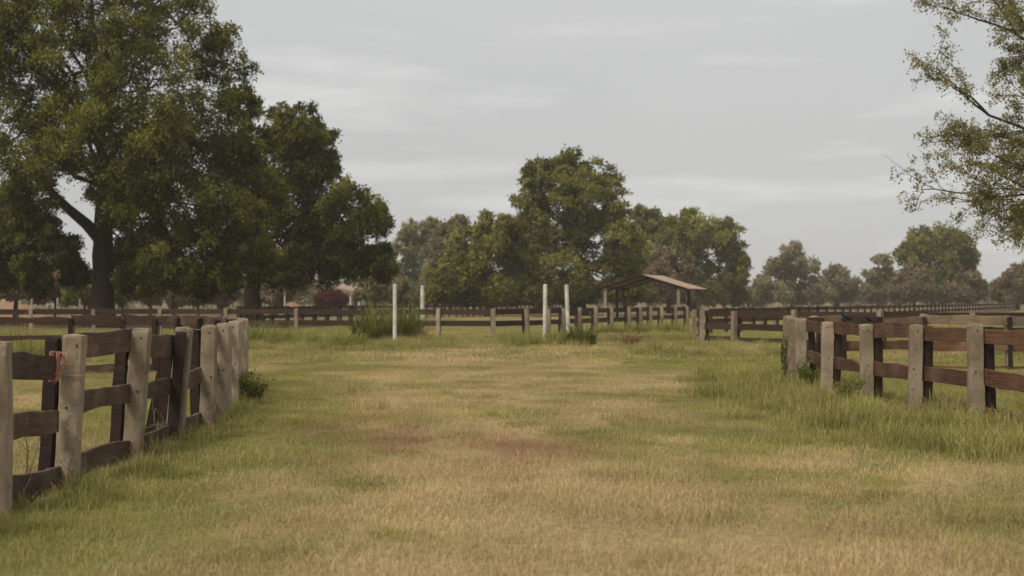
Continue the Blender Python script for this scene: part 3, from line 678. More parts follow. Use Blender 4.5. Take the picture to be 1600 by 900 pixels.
tree('large_tree', 'tall rounded tree in the centre behind the white poles and shelter', 905, 150,
     [(845, 275, 32), (890, 265, 32), (935, 280, 34), (830, 320, 32), (880, 325, 50), (945, 325, 42), (850, 380, 55), (920, 385, 60), (975, 375, 34), (880, 430, 50), (960, 425, 42), (825, 425, 40), (985, 415, 25), (850, 450, 26), (910, 450, 26), (960, 452, 20), (900, 300, 44), (870, 360, 55), (930, 350, 50)],
     'leaf_mid', 0.75, 425, seed=3, skirt=16, stem=130, nfac=2.0, twigs=13, per=8, droop=0.5, clump=0.27)
tree('willowy_tree', 'drooping light green tree to the left of the tall central tree', 765, 140,
     [(760, 360, 32), (790, 375, 34), (735, 390, 38), (770, 410, 44), (720, 425, 34), (810, 440, 32), (745, 445, 30), (785, 445, 25), (705, 450, 20), (725, 460, 14), (765, 458, 18), (800, 460, 14), (830, 458, 14), (796, 352, 26), (812, 398, 34), (690, 430, 24)], 'leaf_mid', 0.4, 430, seed=4, skirt=15, stem=50, droop=1.1, twigs=14, clump=0.3)
tree('background_tree', 'dusty pale tree seen just right of the broad stepping tree', 650, 230, [(650, 365, 30), (675, 355, 20), (635, 390, 30), (665, 410, 34), (640, 435, 28), (625, 450, 22), (660, 450, 22)], 'leaf_haze', 0.5, 430, seed=5, skirt=14, stem=45, group='trees along the back of the fields', nfac=1.3, twigs=11)
tree('background_tree', 'brownish dark tree between dusty pale tree and drooping light green tree', 700, 200, [(700, 370, 26), (715, 355, 18), (690, 400, 32), (705, 430, 30), (680, 440, 22), (690, 455, 18)], 'leaf_grey', 0.5, 430, seed=6, skirt=14, stem=45, group='trees along the back of the fields', nfac=1.8, twigs=12)
tree('background_tree', 'wide hazy tree rising behind the roof of the tiled shelter', 1085, 215, [(1015, 350, 26), (1005, 340, 18), (1045, 360, 30), (1085, 362, 30), (1120, 365, 28), (1140, 395, 26), (1105, 400, 40), (1150, 430, 22), (1120, 440, 30), (1060, 400, 40), (1160, 408, 14), (1085, 440, 26), (1140, 452, 18), (1110, 455, 18), (1060, 450, 24), (1020, 430, 30), (1000, 385, 32), (1028, 388, 32), (1075, 345, 20), (1135, 360, 22)], 'leaf_mid', 0.7, 435, seed=7, skirt=14, stem=45, group='trees along the back of the fields', nfac=1.8, twigs=12, clump=0.33)
tree('dry_tree', 'leafless-looking brown tree just behind the shelter ridge', 1045, 175, [(1040, 405, 22), (1025, 425, 22), (1060, 425, 24), (1045, 440, 22)], 'leaf_dry', 0.3, 445, seed=8, group='dry brown trees', twigs=11, clump=0.36)
tree('background_tree', 'pale hazy tree beyond the fields, just right of the tree behind the shelter', 1240, 290, [(1240, 400, 20), (1215, 420, 20), (1260, 420, 22), (1195, 445, 18), (1235, 440, 26), (1270, 450, 18)], 'leaf_grey', 0.6, 440, seed=9, skirt=14, stem=14, group='trees along the back of the fields', nfac=1.6, twigs=11, clump=0.34)
tree('background_tree', 'low round hazy tree directly above the curve of the near fence with birds', 1308, 290, [(1300, 430, 18), (1320, 440, 18), (1290, 450, 18), (1325, 455, 14)], 'leaf_grey', 0.5, 445, seed=10, skirt=14, stem=14, group='trees along the back of the fields', twigs=11, clump=0.36)
tree('background_tree', 'thin dusty tree at the left foot of the round far tree', 1375, 300, [(1380, 415, 16), (1365, 435, 18), (1390, 440, 18), (1370, 455, 18)], 'leaf_grey', 0.5, 445, seed=11, skirt=14, stem=14, group='trees along the back of the fields', nfac=1.4, twigs=11, clump=0.36)
tree('background_tree', 'round dark green far tree below the sparse overhanging branches', 1468, 260, [(1440, 375, 22), (1470, 375, 26), (1500, 385, 24), (1515, 405, 18), (1425, 400, 24), (1465, 410, 36), (1500, 425, 28), (1470, 445, 30)], 'leaf_mid', 0.7, 440, seed=12, skirt=14, stem=45, group='trees along the back of the fields', nfac=1.9, twigs=13, clump=0.32)
tree('dry_tree', 'small brown tree in front of the round dark green far tree', 1428, 235, [(1428, 425, 18), (1412, 440, 16), (1442, 440, 17), (1428, 450, 16)], 'leaf_dry', 0.3, 448, seed=13, skirt=10, stem=15, group='dry brown trees', twigs=11, clump=0.38)
tree('dry_tree', 'small brown tree right of the round dark green far tree', 1513, 235, [(1513, 438, 14), (1500, 450, 13), (1527, 450, 13)], 'leaf_dry', 0.28, 455, seed=14, skirt=10, stem=15, group='dry brown trees', twigs=11, clump=0.4)
tree('dry_tree', 'brown tree cut by the edge of the picture above the far fence', 1590, 240, [(1585, 432, 18), (1605, 430, 20), (1570, 450, 14), (1595, 452, 18)], 'leaf_dry', 0.3, 452, seed=15, skirt=10, stem=15, group='dry brown trees', twigs=11, clump=0.38)
tree('dry_tree', 'brown tree at the left edge below the huge dark crown', 25, 125, [(10, 425, 22), (40, 428, 22), (25, 440, 24), (0, 445, 18), (55, 445, 16)], 'leaf_dry', 0.22, 455, seed=16, skirt=10, stem=15, group='dry brown trees', clump=0.34)
tree('shrub_tree', 'dark dusty shrub between brown tree and big trunk', 88, 130, [(85, 435, 26), (110, 440, 20), (70, 450, 18), (95, 456, 18)], 'leaf_dry', 0.2, 462, seed=17, skirt=10, stem=15, group='shrubs beyond the long fence', clump=0.34)
tree('shrub_tree', 'fresh green shrub immediately left of the big trunk', 132, 115, [(130, 445, 18), (143, 440, 15), (120, 456, 14), (138, 460, 14)], 'leaf_shrub', 0.12, 465, seed=18, skirt=10, stem=15, group='shrubs beyond the long fence', clump=0.36)
tree('shrub_tree', 'fresh green shrub immediately right of the big trunk', 192, 115, [(190, 440, 16), (202, 448, 15), (188, 458, 14)], 'leaf_shrub', 0.12, 462, seed=19, skirt=10, stem=15, group='shrubs beyond the long fence', clump=0.36)
for k, (px, py, rr0, lab) in enumerate([(235, 450, 20, 'dusty brown shrub in the row behind the big trunk, first after the green shrub'), (272, 455, 20, 'dusty brown shrub in the row between the two large trunks, second after the green shrub'), (310, 452, 22, 'dusty brown shrub midway between the two large trunks, third after the green shrub'), (348, 455, 20, 'dusty brown shrub just left of the second large trunk'), (432, 458, 16, 'dusty brown shrub just right of the second large trunk'), (585, 448, 22, 'grey brown shrub beside the far house and left of the white poles'), (625, 455, 18, 'grey brown shrub seen behind the leftmost white pole')]):
    tree('shrub_tree', lab, px, 135 + 4 * k, [(px - 8, py, rr0 * 0.8), (px + 10, py + 2, rr0 * 0.75), (px, py + 10, rr0 * 0.7), (px + 3, py - 8, rr0 * 0.6)], 'leaf_grey' if k > 4 else 'leaf_dry', 0.15, py + 12, seed=20 + k, skirt=10, stem=15, group='shrubs beyond the long fence', clump=0.38, twigs=11, nfac=1.7)

# distant treeline that reads as one mass
r = np.random.default_rng(77); tl_c, tl_r = [], []
for px in np.arange(-300, 2000, 9.0):
    d = r.uniform(250, 330) if px < 1170 else r.uniform(340, 420); h = (26 + 16 * vnoise(np.array([px / 70.0]), np.array([0.5]), 3)[0]) * (0.6 if px > 1150 and px < 1700 else 1)
    for q in range(5): tl_c.append(P(px + r.normal(0, 8), HOR - r.uniform(0, h) + 3, d)); tl_r.append(r.uniform(7, 12) / F * d)
tl_c = np.array(tl_c)
V, Fq, tint = crown_leaves(tl_c, np.array(tl_r), tl_c + [0, 0, -3], 0.9, 12, 7, r, 0.4)
tag(obj('treeline', fast_mesh('treeline', V, Fq, M['leaf_grey'], tint)), 'low hazy treeline along the horizon beyond the fields', 'treeline', kind='stuff')

# sparse overhanging tree on the right
def sparse_tree():
    r = np.random.default_rng(91); d = 40.0
    b = P(1960, 500, d); b[2] = 0
    root = empty('sparse_tree', Vector(b), 'sparse tree with thin bare branches and few small leaves reaching in from the right', 'tree')
    wood = Acc(); fork = P(1930, 300, d)
    wood.tube(np.array([b - [0, 0, .2], (b + fork) / 2 + [0.1, 0, 0], fork]), [0.38, 0.28, 0.24], 10)
    tips, twl = [], []
    def grow(p, dirv, ln, rad, lev):
        n = 6; pts = [p]; dv = dirv.copy()
        for k in range(n):
            dv = dv + r.normal(0, 0.03 if lev == 0 else 0.13, 3) + np.array([0, 0, 0.0 if lev < 2 else -0.03]); dv /= np.linalg.norm(dv); pts.append(pts[-1] + dv * ln / n)
        pts = np.array(pts); wood.tube(pts, np.linspace(rad, rad * 0.45, n + 1), 6 if lev < 2 else 3)
        if lev >= 2: tips.append(pts)
        if lev < 3:
            for k in range(2, n + 1):
                for s in range(2 if lev == 0 else (1 if r.uniform() < 0.8 else 0)):
                    q = (pts[k] - pts[k - 1]); q /= np.linalg.norm(q); nd = q + r.normal(0, 0.55, 3) * np.array([1, 1, 0.9]) + [0, 0, 0.10]; nd /= np.linalg.norm(nd)
                    grow(pts[k], nd, ln * (r.uniform(0.18, 0.32) if lev == 0 else r.uniform(0.4, 0.62)), rad * 0.45, lev + 1)
    for tx, ty, dd, rad in ((1555, 175, -0.5, 0.08), (1600, 40, 0.8, 0.08), (1548, 268, 0.5, 0.07), (1640, 125, 1.2, 0.06), (1660, -50, 0, 0.08), (1575, 230, 1.0, 0.05), (1625, 295, -0.8, 0.05), (1640, 75, -1.2, 0.05), (1620, 270, -1.5, 0.05)):
        tgt = P(tx, ty, d + dd); st = fork + r.normal(0, 0.05, 3); dv = tgt - st; ln = np.linalg.norm(dv); grow(st, dv / ln, ln, rad, 0)
    ctr = np.concatenate([t[2:] for t in tips]); keep = r.uniform(0, 1, len(ctr)) < 0.62
    keep &= ctr[:, 2] > 2.2; ctr = ctr[keep] + r.normal(0, 0.05, (keep.sum(), 3))
    V, Fq, tint = crown_leaves(ctr, np.full(len(ctr), 0.17), ctr + [0, 0, -.5], 0.085, 4, 4, r, 0.5, 0.1)
    w = wood.mesh('trunk', M['bark'], smooth=True); w.transform(Matrix.Translation(-Vector(b)))
    obj('trunk', w, root); obj('crown', fast_mesh('crown', V - b, Fq, M['leaf_pale'], tint), root)
    print('sparse tree', len(ctr), wood.n)
sparse_tree()

# ------------------------------------------------------------------ tall grass clumps and weeds
def grass_clump(label, px, pb, pt, wpx, n, mat, w=0.022, seed=0, group='tall weeds in front of the long fence', name='tall_grass_clump', arch=1.0, cat='grass clump', d=None):
    r = np.random.default_rng(700 + seed); d = d or EYE * F / (pb - HOR); b = P(px, pb, d); b[2] = float(ground_z(b[0], b[1])); H = (pb - pt) / F * d; Wd = wpx / F * d / 2
    a = r.uniform(0, 2 * np.pi, n); q = Wd * 0.75 * np.sqrt(r.uniform(0, 1, n)); base = np.stack([q * np.cos(a), q * np.sin(a), np.full(n, -0.03)], 1)
    az = a + r.normal(0, 0.7, n); ln = 1.3 * H * r.uniform(0.35, 1.15, n) * (1.1 - 0.55 * (q / (Wd * 0.75)) ** 2) * (0.75 + 0.5 * r.uniform(0, 1) * np.sin(a * 2 + seed) ** 2); le = np.abs(r.normal(0.15, 0.25, n)); hd = np.stack([np.cos(az), np.sin(az), np.zeros(n)], 1); up = np.array([0, 0, 1.0])
    ts = np.linspace(0, 1, 6); pts = [base]; bend = r.uniform(0.2, 1.5, n) * arch
    for k in range(1, 6):
        an = np.clip(le + bend * ts[k] ** 2, 0, 2.6); pts.append(pts[-1] + (hd * np.sin(an)[:, None] + up * np.cos(an)[:, None]) * (ln / 5)[:, None])
    sd = np.stack([-np.sin(az), np.cos(az), np.zeros(n)], 1) * (w * r.uniform(0.6, 1.3, n) * 0.5)[:, None]
    wk = [0.8, 1, 1, 0.85, 0.55, 0.06]; V = np.stack([x for p, k_ in zip(pts, wk) for x in (p - sd * k_, p + sd * k_)], 1).reshape(-1, 3)
    i0 = np.arange(n)[:, None] * 12; Fq = np.concatenate([i0 + [2 * k, 2 * k + 1, 2 * k + 3, 2 * k + 2] for k in range(5)], 0)
    tint = np.repeat(np.clip(r.normal(0.5, 0.22, n), 0, 1), 12)
    o = obj(name, fast_mesh(name, V, Fq, M[mat], dict(tint=tint)), None, Vector(b)); return tag(o, label, cat, group)

def weed_bush(label, px, pb, pt, wpx, mat, leaf, n, seed, name='weed_bush', group='low leafy weeds', cat='weed', bark='bark', d=None, stems=14):
    r = np.random.default_rng(900 + seed); d = d or EYE * F / (pb - HOR); b = P(px, pb, d); b[2] = float(ground_z(b[0], b[1])); H = (pb - pt) / F * d; Wd = wpx / F * d / 2
    root = empty(name, Vector(b), label, cat, group); wood = Acc(); tp = []
    for k in range(stems):
        a = r.uniform(0, 6.283); e = np.array([math.cos(a) * Wd * r.uniform(0.2, 1), math.sin(a) * Wd * r.uniform(0.2, 1), H * r.uniform(0.5, 1)])
        p, q = limb(np.array([0, 0, -0.03]) + r.normal(0, Wd * 0.15, 3) * [1, 1, 0], e, 0.0032 * d / 18, 0.0012 * d / 18, r, 6, 0.06, 0.1); wood.tube(p, q, 4); tp.append(p)
        for s in range(3):
            i = int(r.integers(2, 6)); e2 = p[i] + r.normal(0, 1, 3) * Wd * 0.3 + [0, 0, H * 0.08]; p2, q2 = limb(p[i], e2, 0.0016 * d / 18, 0.0008 * d / 18, r, 4, 0.08, 0.05); wood.tube(p2, q2, 3); tp.append(p2)
    allp = np.concatenate([t_[1:] for t_ in tp]); pos = allp[r.integers(0, len(allp), n)] + r.normal(0, Wd * 0.07, (n, 3)); pos[:, 2] = np.maximum(pos[:, 2], 0.01)
    V, Fq = leaf_quads(pos, r.normal(0, 1, (n, 3)) + [0, 0, 0.2], leaf, r, 0.5)
    obj('stems', wood.mesh('stems', M[bark]), root); obj('foliage', fast_mesh('foliage', V, Fq, M[mat], dict(tint=np.repeat(np.clip(r.normal(0.5, 0.2, n), 0, 1), 4))), root); return root

grass_clump('tall dark green grass clump left of the leftmost white pole', 582, 534, 480, 74, 620, 'leaf_fresh', 0.030, 1)
grass_clump('tall dark green grass clump between the two left white poles', 636, 532, 472, 60, 560, 'leaf_fresh', 0.030, 2)
grass_clump('lower grass tussock at the foot of the leftmost white pole', 606, 533, 504, 54, 320, 'leaf_fresh', 0.028, 3)
grass_clump('light green grass tussock right of the post row end at the near paddock curve', 405, 536, 503, 84, 620, 'leaf_weed', 0.022, 4, arch=1.2)
grass_clump('broad light green tussock below the long fence, next to curve of near paddock', 455, 542, 512, 96, 620, 'leaf_weed', 0.022, 5, arch=1.3)
grass_clump('broad light green tussock midway to the tall dark clumps', 505, 544, 513, 96, 620, 'leaf_weed', 0.022, 6, arch=1.3)
grass_clump('light green tussock touching the tall dark clumps', 545, 543, 512, 80, 520, 'leaf_weed', 0.022, 7, arch=1.3)
grass_clump('tall tuft of green grass standing in the paddock behind the dark back rails', 30, 562, 497, 110, 420, 'leaf_weed', 0.020, 8, arch=1.2, d=36)
grass_clump('seeding pale grass at the left edge above the back rails', 45, 540, 478, 60, 60, 'reddry', 0.012, 9, arch=0.7, d=45)
grass_clump('leafy green weeds left of the leaning white pole', 868, 540, 508, 78, 420, 'leaf_weed', 0.026, 10, arch=1.4)
grass_clump('dark green weed clump right of the leaning white pole', 907, 540, 500, 60, 520, 'leaf_fresh', 0.032, 11, arch=1.1)
grass_clump('low green weeds spreading left of the third white pole', 820, 540, 515, 76, 360, 'leaf_weed', 0.024, 12, arch=1.4)
for k, (px, pb, pt, wp) in enumerate([(955, 522, 502, 60), (1005, 521, 501, 60), (1050, 522, 503, 50)]):
    grass_clump(['low grass bank below the receding fence, nearest the weed clump', 'low grass bank below the receding fence under the shelter', 'low grass bank below the receding fence beside the fence corner'][k], px, pb, pt - 3, wp * 1.35, 520, 'leaf_weed', 0.026, 20 + k, arch=1.5)
grass_clump('green tuft at the front of the brown heap', 1040, 552, 530, 96, 380, 'leaf_weed', 0.024, 25, arch=1.6)
grass_clump('reddish dry weed at the foot of the second white pole', 655, 533, 505, 26, 170, 'reddry', 0.02, 26, arch=0.9)
grass_clump('wispy green stalks rising over the fence corner in front of dark rails', 1236, 512, 474, 34, 50, 'leaf_weed', 0.012, 27, arch=0.9, d=34)
weed_bush('small-leaved green bush at the foot of the last posts of the left curve', 394, 634, 582, 52, 'leaf_fresh', 0.034, 2200, 1, stems=26)
grass_clump('loose green grass against the third and fourth posts of the left fence', 318, 690, 652, 90, 260, 'leaf_weed', 0.008, 31, arch=1.5, group='loose grass at the fence foot')
grass_clump('small bright green grass clump before the leaning dark batten', 282, 742, 712, 90, 260, 'leaf_weed', 0.007, 32, arch=1.6, group='loose grass at the fence foot')
grass_clump('loose grass at the foot of the twine-tied post', 150, 762, 725, 110, 280, 'leaf_weed', 0.006, 33, arch=1.5, group='loose grass at the fence foot')
weed_bush('leafy weed at the foot of the fence where the right curve begins', 1262, 608, 572, 56, 'leaf_fresh', 0.04, 1700, 4, stems=22)
weed_bush('leafy weed under the notched lower rail', 1325, 634, 596, 50, 'leaf_fresh', 0.04, 1400, 5, stems=22)
weed_bush('climbing weed on the last post of the right curve', 1226, 600, 520, 16, 'leaf_fresh', 0.04, 420, 6)
weed_bush('brown heap of dry weeds before the fence corner', 985, 540, 522, 70, 'reddry', 0.05, 900, 7, cat='weed heap', name='weed_heap', group='brown dry weeds')

def dry_branch(label, px, pb, d, h, spread, seed, n=5, rad=0.007):
    r = np.random.default_rng(1200 + seed); b = P(px, pb, d); b[2] = float(ground_z(b[0], b[1])); a = Acc()
    def g(p, dv, ln, rad, lev):
        pts = [p]
        for k in range(5): dv = dv + r.normal(0, 0.22, 3); dv /= np.linalg.norm(dv); pts.append(pts[-1] + dv * ln / 5)
        pts = np.array(pts); pts[:, 2] = np.maximum(pts[:, 2], 0.0); a.tube(pts, np.linspace(rad, rad * 0.5, 6), 5 if lev == 0 else 3)
        if lev < 2:
            for k in (2, 3, 4): g(pts[k], dv * 0.6 + r.normal(0, 0.6, 3), ln * 0.5, rad * 0.5, lev + 1)
    for k in range(n): g(np.array([0, 0, -0.02]), np.array([r.normal(0, spread), r.normal(0, spread), 1.0]), h * r.uniform(0.6, 1), rad, 0)
    tag(obj('dry_branch', a.mesh('dry_branch', M['bark_grey']), None, Vector(b)), label, 'dry branch', 'dry branches along the fence')
dry_branch('dry forked branches lying against the lowest rail at the left edge', 45, 800, 10.9, 0.45, 0.8, 1)
dry_branch('tangled dry twigs at the foot of the twine-tied post', 105, 770, 11.9, 0.35, 1.0, 2)
dry_branch('dark dry twigs at the foot of the leaning post with dark board on its face', 262, 698, 15.3, 0.5, 0.7, 3)
dry_branch('thin bent dry stem behind the lowest left rail', 40, 745, 12.6, 0.7, 0.9, 4, 3)

# ------------------------------------------------------------------ shelter with clay roof
def shelter():
    d = 122.0; th = R(20); u = np.array([math.cos(th), -math.sin(th), 0]); w = np.array([math.sin(th), math.cos(th), 0])   # u: across, w: along the ridge
    A = P(1001, 429, d); Lr, run, drop = 8.2, 4.05, 1.22; b = A + u * 0 + w * Lr / 2; b[2] = 0
    root = empty('tiled_shelter', Vector(b), 'open-sided shelter with clay coloured gable roof on posts beyond the fences', 'shelter'); b0 = b.copy()
    def strip(name, sgn, j, n, mat):
        s0, s1 = j / n * Lr, (j + 1) / n * Lr - 0.02; V = []
        for s in (s0, (s0 + s1) / 2, s1):
            for q in (0.0, 0.5, 1.0):
                p = A + w * s + u * (sgn * run * q); p = p - [0, 0, drop * q + 0.05 * math.sin(q * 3.14)]; p[2] += 0.05 if s == (s0 + s1) / 2 else 0
                V.append(p)
        V = np.array(V) - b0; V = np.vstack([V, V - [0, 0, 0.05]]); Fq = []
        for a in range(2):
            for q in range(2):
                k = a * 3 + q; Fq += [[k, k + 1, k + 4, k + 3], [k + 9, k + 12, k + 13, k + 10]]
        for e in ([0, 1], [1, 2], [2, 5], [5, 8], [8, 7], [7, 6], [6, 3], [3, 0]): Fq.append([e[0], e[0] + 9, e[1] + 9, e[1]])
        return obj(name, fast_mesh(name, V, Fq, mat), root)
    for sgn in (1, -1):
        for j in range(10): strip('roof_sheet', sgn, j, 10, M['tile'])
    def beam(name, p, q, rad, mat):
        a = Acc(); a.tube(np.array([p, p + (q - p) * 0.5, q]) - b0, rad, 6); return obj(name, a.mesh(name, mat), root)
    for sgn in (1, -1): beam('barge_board', A - w * 0.05 + [0, 0, -.01], A - w * 0.05 + u * sgn * run - [0, 0, drop + .01], 0.075, M['bark'])
    beam('ridge_beam', A - [0, 0, .16], A + w * Lr - [0, 0, .16], 0.08, M['bark'])
    for sgn in (1, -1):
        for s in (0.25, Lr / 2, Lr - 0.25):
            top = A + w * s + u * sgn * run * 0.80; top[2] -= drop * 0.80 + 0.12; ft = top.copy(); ft[2] = -0.2
            a = Acc(); a.box((ft + top) / 2 - b0, (0.12, 0.12, (top[2] - ft[2]) / 2)); obj('post', a.mesh('post', M['concrete'] if s != Lr / 2 else M['bark']), root)
            beam('rafter', A + w * s - [0, 0, .13], A + w * s + u * sgn * run - [0, 0, drop + 0.13], 0.06, M['bark'])
        e = A + u * sgn * run * 0.80 - [0, 0, drop * 0.8 + .16]; beam('eave_beam', e, e + w * Lr, 0.08, M['bark'])
shelter()

def small_shed():
    d = 255.0; A, B = P(1436, 450.5, d), P(1468, 457, d + 3); root_p = (A + B) / 2; root_p[2] = 0
    root = empty('lean_to', Vector(root_p), 'tiny lean-to roof on posts under the far trees', 'shelter')
    w = np.array([0, 5.0, 0.0]); V = np.array([A, B, B + w, A + w, A - [0, 0, .18], B - [0, 0, .18], B + w - [0, 0, .18], A + w - [0, 0, .18]]) - root_p
    obj('roof', fast_mesh('roof', V, [[0, 1, 2, 3], [4, 7, 6, 5], [0, 4, 5, 1], [1, 5, 6, 2], [2, 6, 7, 3], [3, 7, 4, 0]], M['tile']), root)
    for q in (A, B, A + w, B + w):
        c = q + (root_p * [1, 1, 0] + [0, 2.5, 0] - q * [1, 1, 0]) * 0.15 - [0, 0, .15]; a = Acc(); a.box(np.array([c[0], c[1], c[2] / 2]) - root_p, (0.15, 0.15, c[2] / 2)); obj('post', a.mesh('post', M['concrete']), root)
small_shed()

def far_house():
    d = 185.0; root_p = P(545, 480, d); root_p[2] = 0
    root = empty('far_house', Vector(root_p), 'small far house with sloping clay roof beside the red flowering bush', 'house')
    def bx(name, p0, p1, d0, d1, mat):
        A, B = P(*p0, d), P(*p1, d); a = Acc(); a.box(np.array([(A[0] + B[0]) / 2, (d0 + d1) / 2 + d, (A[2] + B[2]) / 2]) - root_p, (abs(B[0] - A[0]) / 2, (d1 - d0) / 2, abs(A[2] - B[2]) / 2)); return obj(name, a.mesh(name, mat), root)
    A, B, C0 = P(527, 449, d), P(572, 459, d), P(512, 458, d); w = np.array([0, 7.0, 0.6]); V = np.array([C0, A, B, C0 + w, A + w, B + w]) - root_p
    V = np.vstack([V, V - [0, 0, 0.2]])
    obj('roof', fast_mesh('roof', V, [[0, 1, 4, 3], [1, 2, 5, 4], [6, 9, 10, 7], [7, 10, 11, 8], [0, 6, 7, 1], [1, 7, 8, 2], [2, 8, 11, 5], [3, 9, 6, 0], [5, 11, 10, 4], [4, 10, 9, 3]], M['tile']), root)
    bx('wall', (518, 459.6), (563, 488), 1.6, 6.5, M['wall'])
    for px in (535, 547, 560): bx('column', (px - 1.3, 458), (px + 1.3, 488), 0.3, 0.6, M['white'])
    wd = bx('window', (538, 464), (545, 472), 1.55, 1.62, M['batten']); bx('door', (551, 463), (557, 486), 1.55, 1.62, M['rail_far'])
far_house()
tree('flowering_bush', 'crimson bougainvillea bush beside the small far house', 515, 172, [(512, 464, 9, 0), (525, 462, 9, 0), (503, 468, 7, 0), (518, 471, 8, 0), (535, 468, 6, 0)], 'bloom', 0.12, 474, seed=60, cat='bush', clump=0.42, twigs=12)

def mound(label, px, d, wpx, hpx, seed):
    r = np.random.default_rng(seed); Wm, H = wpx / F * d / 2, 1.55 - (hpx - HOR) / F * d * 1.0; b = P(px, 480, d); b[2] = 0; n = 14
    t = np.linspace(-1, 1, n); XX, YY = np.meshgrid(t, t); rr0 = np.sqrt(XX ** 2 + YY ** 2); Z = np.clip(1 - rr0, 0, 1) ** 0.7 * H * r.uniform(0.8, 1.15, XX.shape) - 0.05
    V = np.stack([XX.ravel() * Wm, YY.ravel() * Wm * 0.6, Z.ravel()], 1); i, j = np.meshgrid(np.arange(n - 1), np.arange(n - 1)); a = (j * n + i).ravel()
    tag(obj('dirt_mound', fast_mesh('dirt_mound', V, np.stack([a, a + 1, a + n + 1, a + n], 1), M['dirt'], smooth=True), None, Vector(b)), label, 'dirt mound', 'heaps of red earth')
mound('long low heap of orange earth below the red bush', 456, 160, 60, 470.5, 1)
mound('heap of orange earth at the left edge beneath the brown tree', 12, 140, 120, 463.5, 2)

# ------------------------------------------------------------------ twine, wire, birds
def twine():
    r = np.random.default_rng(5); p0 = np.array([LW[2, 0], LW[2, 1]]); a = Acc(); zt = 1.265
    u = LW[2] - LW[1]; u /= np.linalg.norm(u); nn = np.array([-u[1], u[0]])
    def W3(s, o, z): q = p0 + u * s + nn * o; return np.array([q[0], q[1], z])
    for k in range(5):                                    # loops round the loose rail end
        s = -0.22 + 0.018 * k + r.normal(0, 0.006); o0, o1, z0, z1 = 0.085, 0.142, 0.88, 1.12
        loop = [W3(s, o0, z0), W3(s + .01, o0 - 0.004, (z0 + z1) / 2), W3(s + .02, o0, z1), W3(s + .02, o1, z1 + .004), W3(s + .01, o1 + .004, (z0 + z1) / 2), W3(s, o1, z0), W3(s, o0, z0 - .004)]
        a.tube(np.array(loop) + r.normal(0, 0.003, (7, 3)), 0.006, 5)
    for k in range(16):                                   # frayed ends
        p = W3(-0.17 + r.normal(0, 0.03), 0.075 + r.normal(0, 0.01), 1.03 + r.normal(0, 0.06)); pts = [p]; dv = r.normal(0, 1, 3) + [0, 0, -0.3]
        for j in range(5): dv = dv * 0.7 + r.normal(0, 0.7, 3); pts.append(pts[-1] + 0.022 * dv / np.linalg.norm(dv))
        a.tube(np.array(pts), 0.0035, 4)
    h = 0.094; sq = [(-h, h), (-h, -h), (h, -h), (h, h), (-h, h)]; pts = []
    for (s0, o0), (s1, o1) in zip(sq[:-1], sq[1:]):
        for t in np.linspace(0, 1, 4)[:-1]: pts.append(W3(s0 + (s1 - s0) * t, o0 + (o1 - o0) * t, 0.935 + 0.35 * (s0 + (s1 - s0) * t) * 0.5))
    pts.append(pts[0]); a.tube(np.array(pts), 0.0045, 5)
    tag(obj('twine', a.mesh('twine', M['twine'])), 'frayed pink twine tied round loose rail end and concrete post', 'twine')
twine()
def wire():
    a = Acc(); pts = []
    zs = [1.262, 1.258, 1.255, 1.262, 1.275]
    for k in range(4):
        A = np.array([LW[4 + k, 0] + 0.03, LW[4 + k, 1], zs[k] + 0.006]); B = np.array([LW[5 + k, 0] + 0.03, LW[5 + k, 1], zs[k + 1] + 0.006])
        for t in np.linspace(0, 1, 8)[:-1]: q = A + (B - A) * t; q[2] -= 0.05 * 4 * t * (1 - t); pts.append(q)
    pts.append(B); a.tube(np.array(pts), 0.0035, 5)
    tag(obj('wire', a.mesh('wire', M['wire'])), 'slack pale wire strung over the tops of the left curve posts', 'wire')
wire()

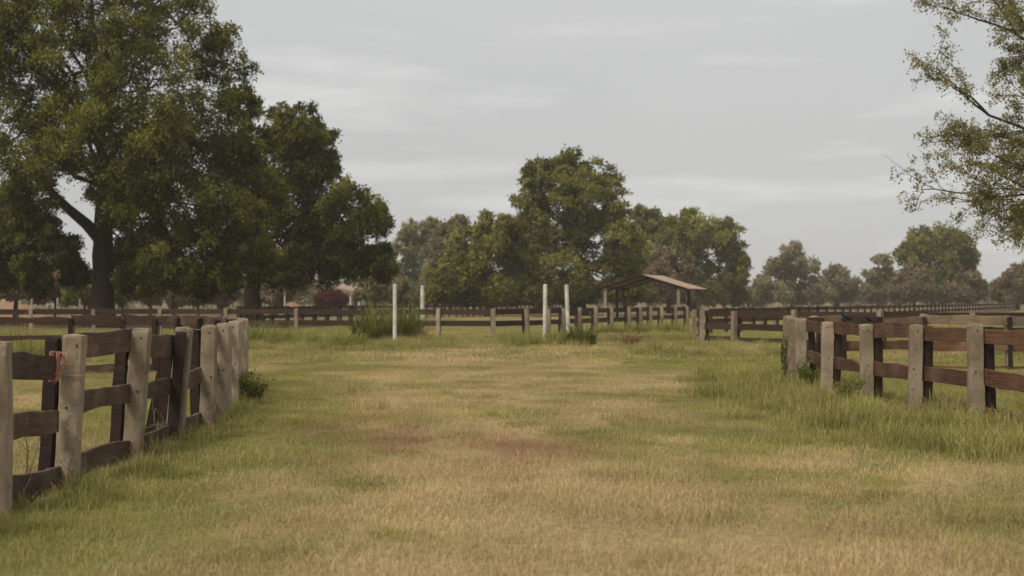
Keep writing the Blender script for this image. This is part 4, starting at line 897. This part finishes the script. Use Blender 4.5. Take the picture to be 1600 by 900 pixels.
def bird(label, i, frac, yaw, size, pitch):
    """perched long-tailed black bird: body and head one mesh; beak, tail, wings, legs as parts"""
    A, B = RW[i], RW[i + 1]; u = (B - A) / np.linalg.norm(B - A); nn = np.array([u[1], -u[0]]); q = A + (B - A) * frac + nn * 0.113
    root = empty('black_bird', (q[0], q[1], 1.196), label, 'bird', 'black birds perched on the fence'); root.rotation_euler = (0, 0, yaw); s = size
    prof = [(-0.085, 0.055, 0.006), (-0.07, 0.062, 0.020), (-0.045, 0.072, 0.034), (-0.015, 0.085, 0.041), (0.015, 0.100, 0.040), (0.040, 0.118, 0.032), (0.055, 0.134, 0.024), (0.064, 0.148, 0.0225), (0.074, 0.157, 0.021), (0.086, 0.160, 0.015), (0.094, 0.159, 0.007)]
    a = Acc(); V, Fq = tube_arr(np.array([(x * s, 0, z * s) for x, z, _ in prof]), [rr * s for _, _, rr in prof], 12, False); a.add(V, Fq)
    obj('body', a.mesh('body', M['feather'], smooth=True), root)
    t = Acc(); t.add(np.array([[-.07, -.012, .066], [-.07, .012, .066], [-.20, .022, -.005], [-.20, -.022, -.005], [-.07, -.012, .058], [-.07, .012, .058], [-.20, .022, -.010], [-.20, -.022, -.010]]) * s, [[0, 1, 2, 3], [4, 7, 6, 5], [0, 4, 5, 1], [2, 6, 7, 3], [1, 5, 6, 2], [3, 7, 4, 0]]); obj('tail', t.mesh('tail', M['feather']), root)
    k = Acc(); k.tube(np.array([[.090, 0, .160], [.105, 0, .159], [.122, 0, .155]]) * s, [.007 * s, .0045 * s, .0008], 6); obj('beak', k.mesh('beak', M['feather']), root)
    for sg in (-1, 1):
        wv = np.array([[.03, .036 * sg, .115], [.02, .044 * sg, .085], [-.06, .036 * sg, .055], [-.115, .014 * sg, .040], [-.05, .036 * sg, .088]]) * s; w2 = wv + np.array([0, .006 * sg, 0])
        obj('wing', fast_mesh('wing', np.vstack([wv, w2]), [[0, 1, 2, 4], [4, 2, 3, 3][:4] if False else [2, 3, 4, 4][:4] if False else [5, 9, 7, 6], [2, 3, 8, 7], [3, 4, 9, 8], [4, 0, 5, 9], [0, 1, 6, 5], [1, 2, 7, 6]], M['feather']), root)
        l = Acc(); l.tube(np.array([[0.0, .016 * sg, .065], [.012, .017 * sg, .03], [.004, .018 * sg, 0.004]]) * s, .004 * s, 5); l.tube(np.array([[-.012, .018 * sg, .004], [.006, .018 * sg, .006], [.028, .018 * sg, .004]]) * s, .003 * s, 4); obj('leg', l.mesh('leg', M['feather']), root)
bird('black bird perched upright on the top rail, left of the two', 4, 0.66, R(165), 1.05, 0)
bird('smaller looking black bird on the rail, tucked against a concrete post', 4, 0.10, R(200), 0.72, 0)

# ------------------------------------------------------------------ haze
def haze():
    a = Acc(); a.box((0, 290, 11.4), (700, 330, 12.6))
    m, nt = new_mat('haze_air'); v = nt.nodes.new('ShaderNodeVolumePrincipled'); o = nt.nodes.new('ShaderNodeOutputMaterial')
    v.inputs['Color'].default_value = (0.95, 0.88, 0.76, 1); v.inputs['Density'].default_value = 0.0004; v.inputs['Anisotropy'].default_value = 0.0
    nt.links.new(v.outputs[0], o.inputs['Volume'])
    tag(obj('haze', a.mesh('haze', m)), 'thin warm haze in the air over the fields', 'haze', kind='stuff')
haze()
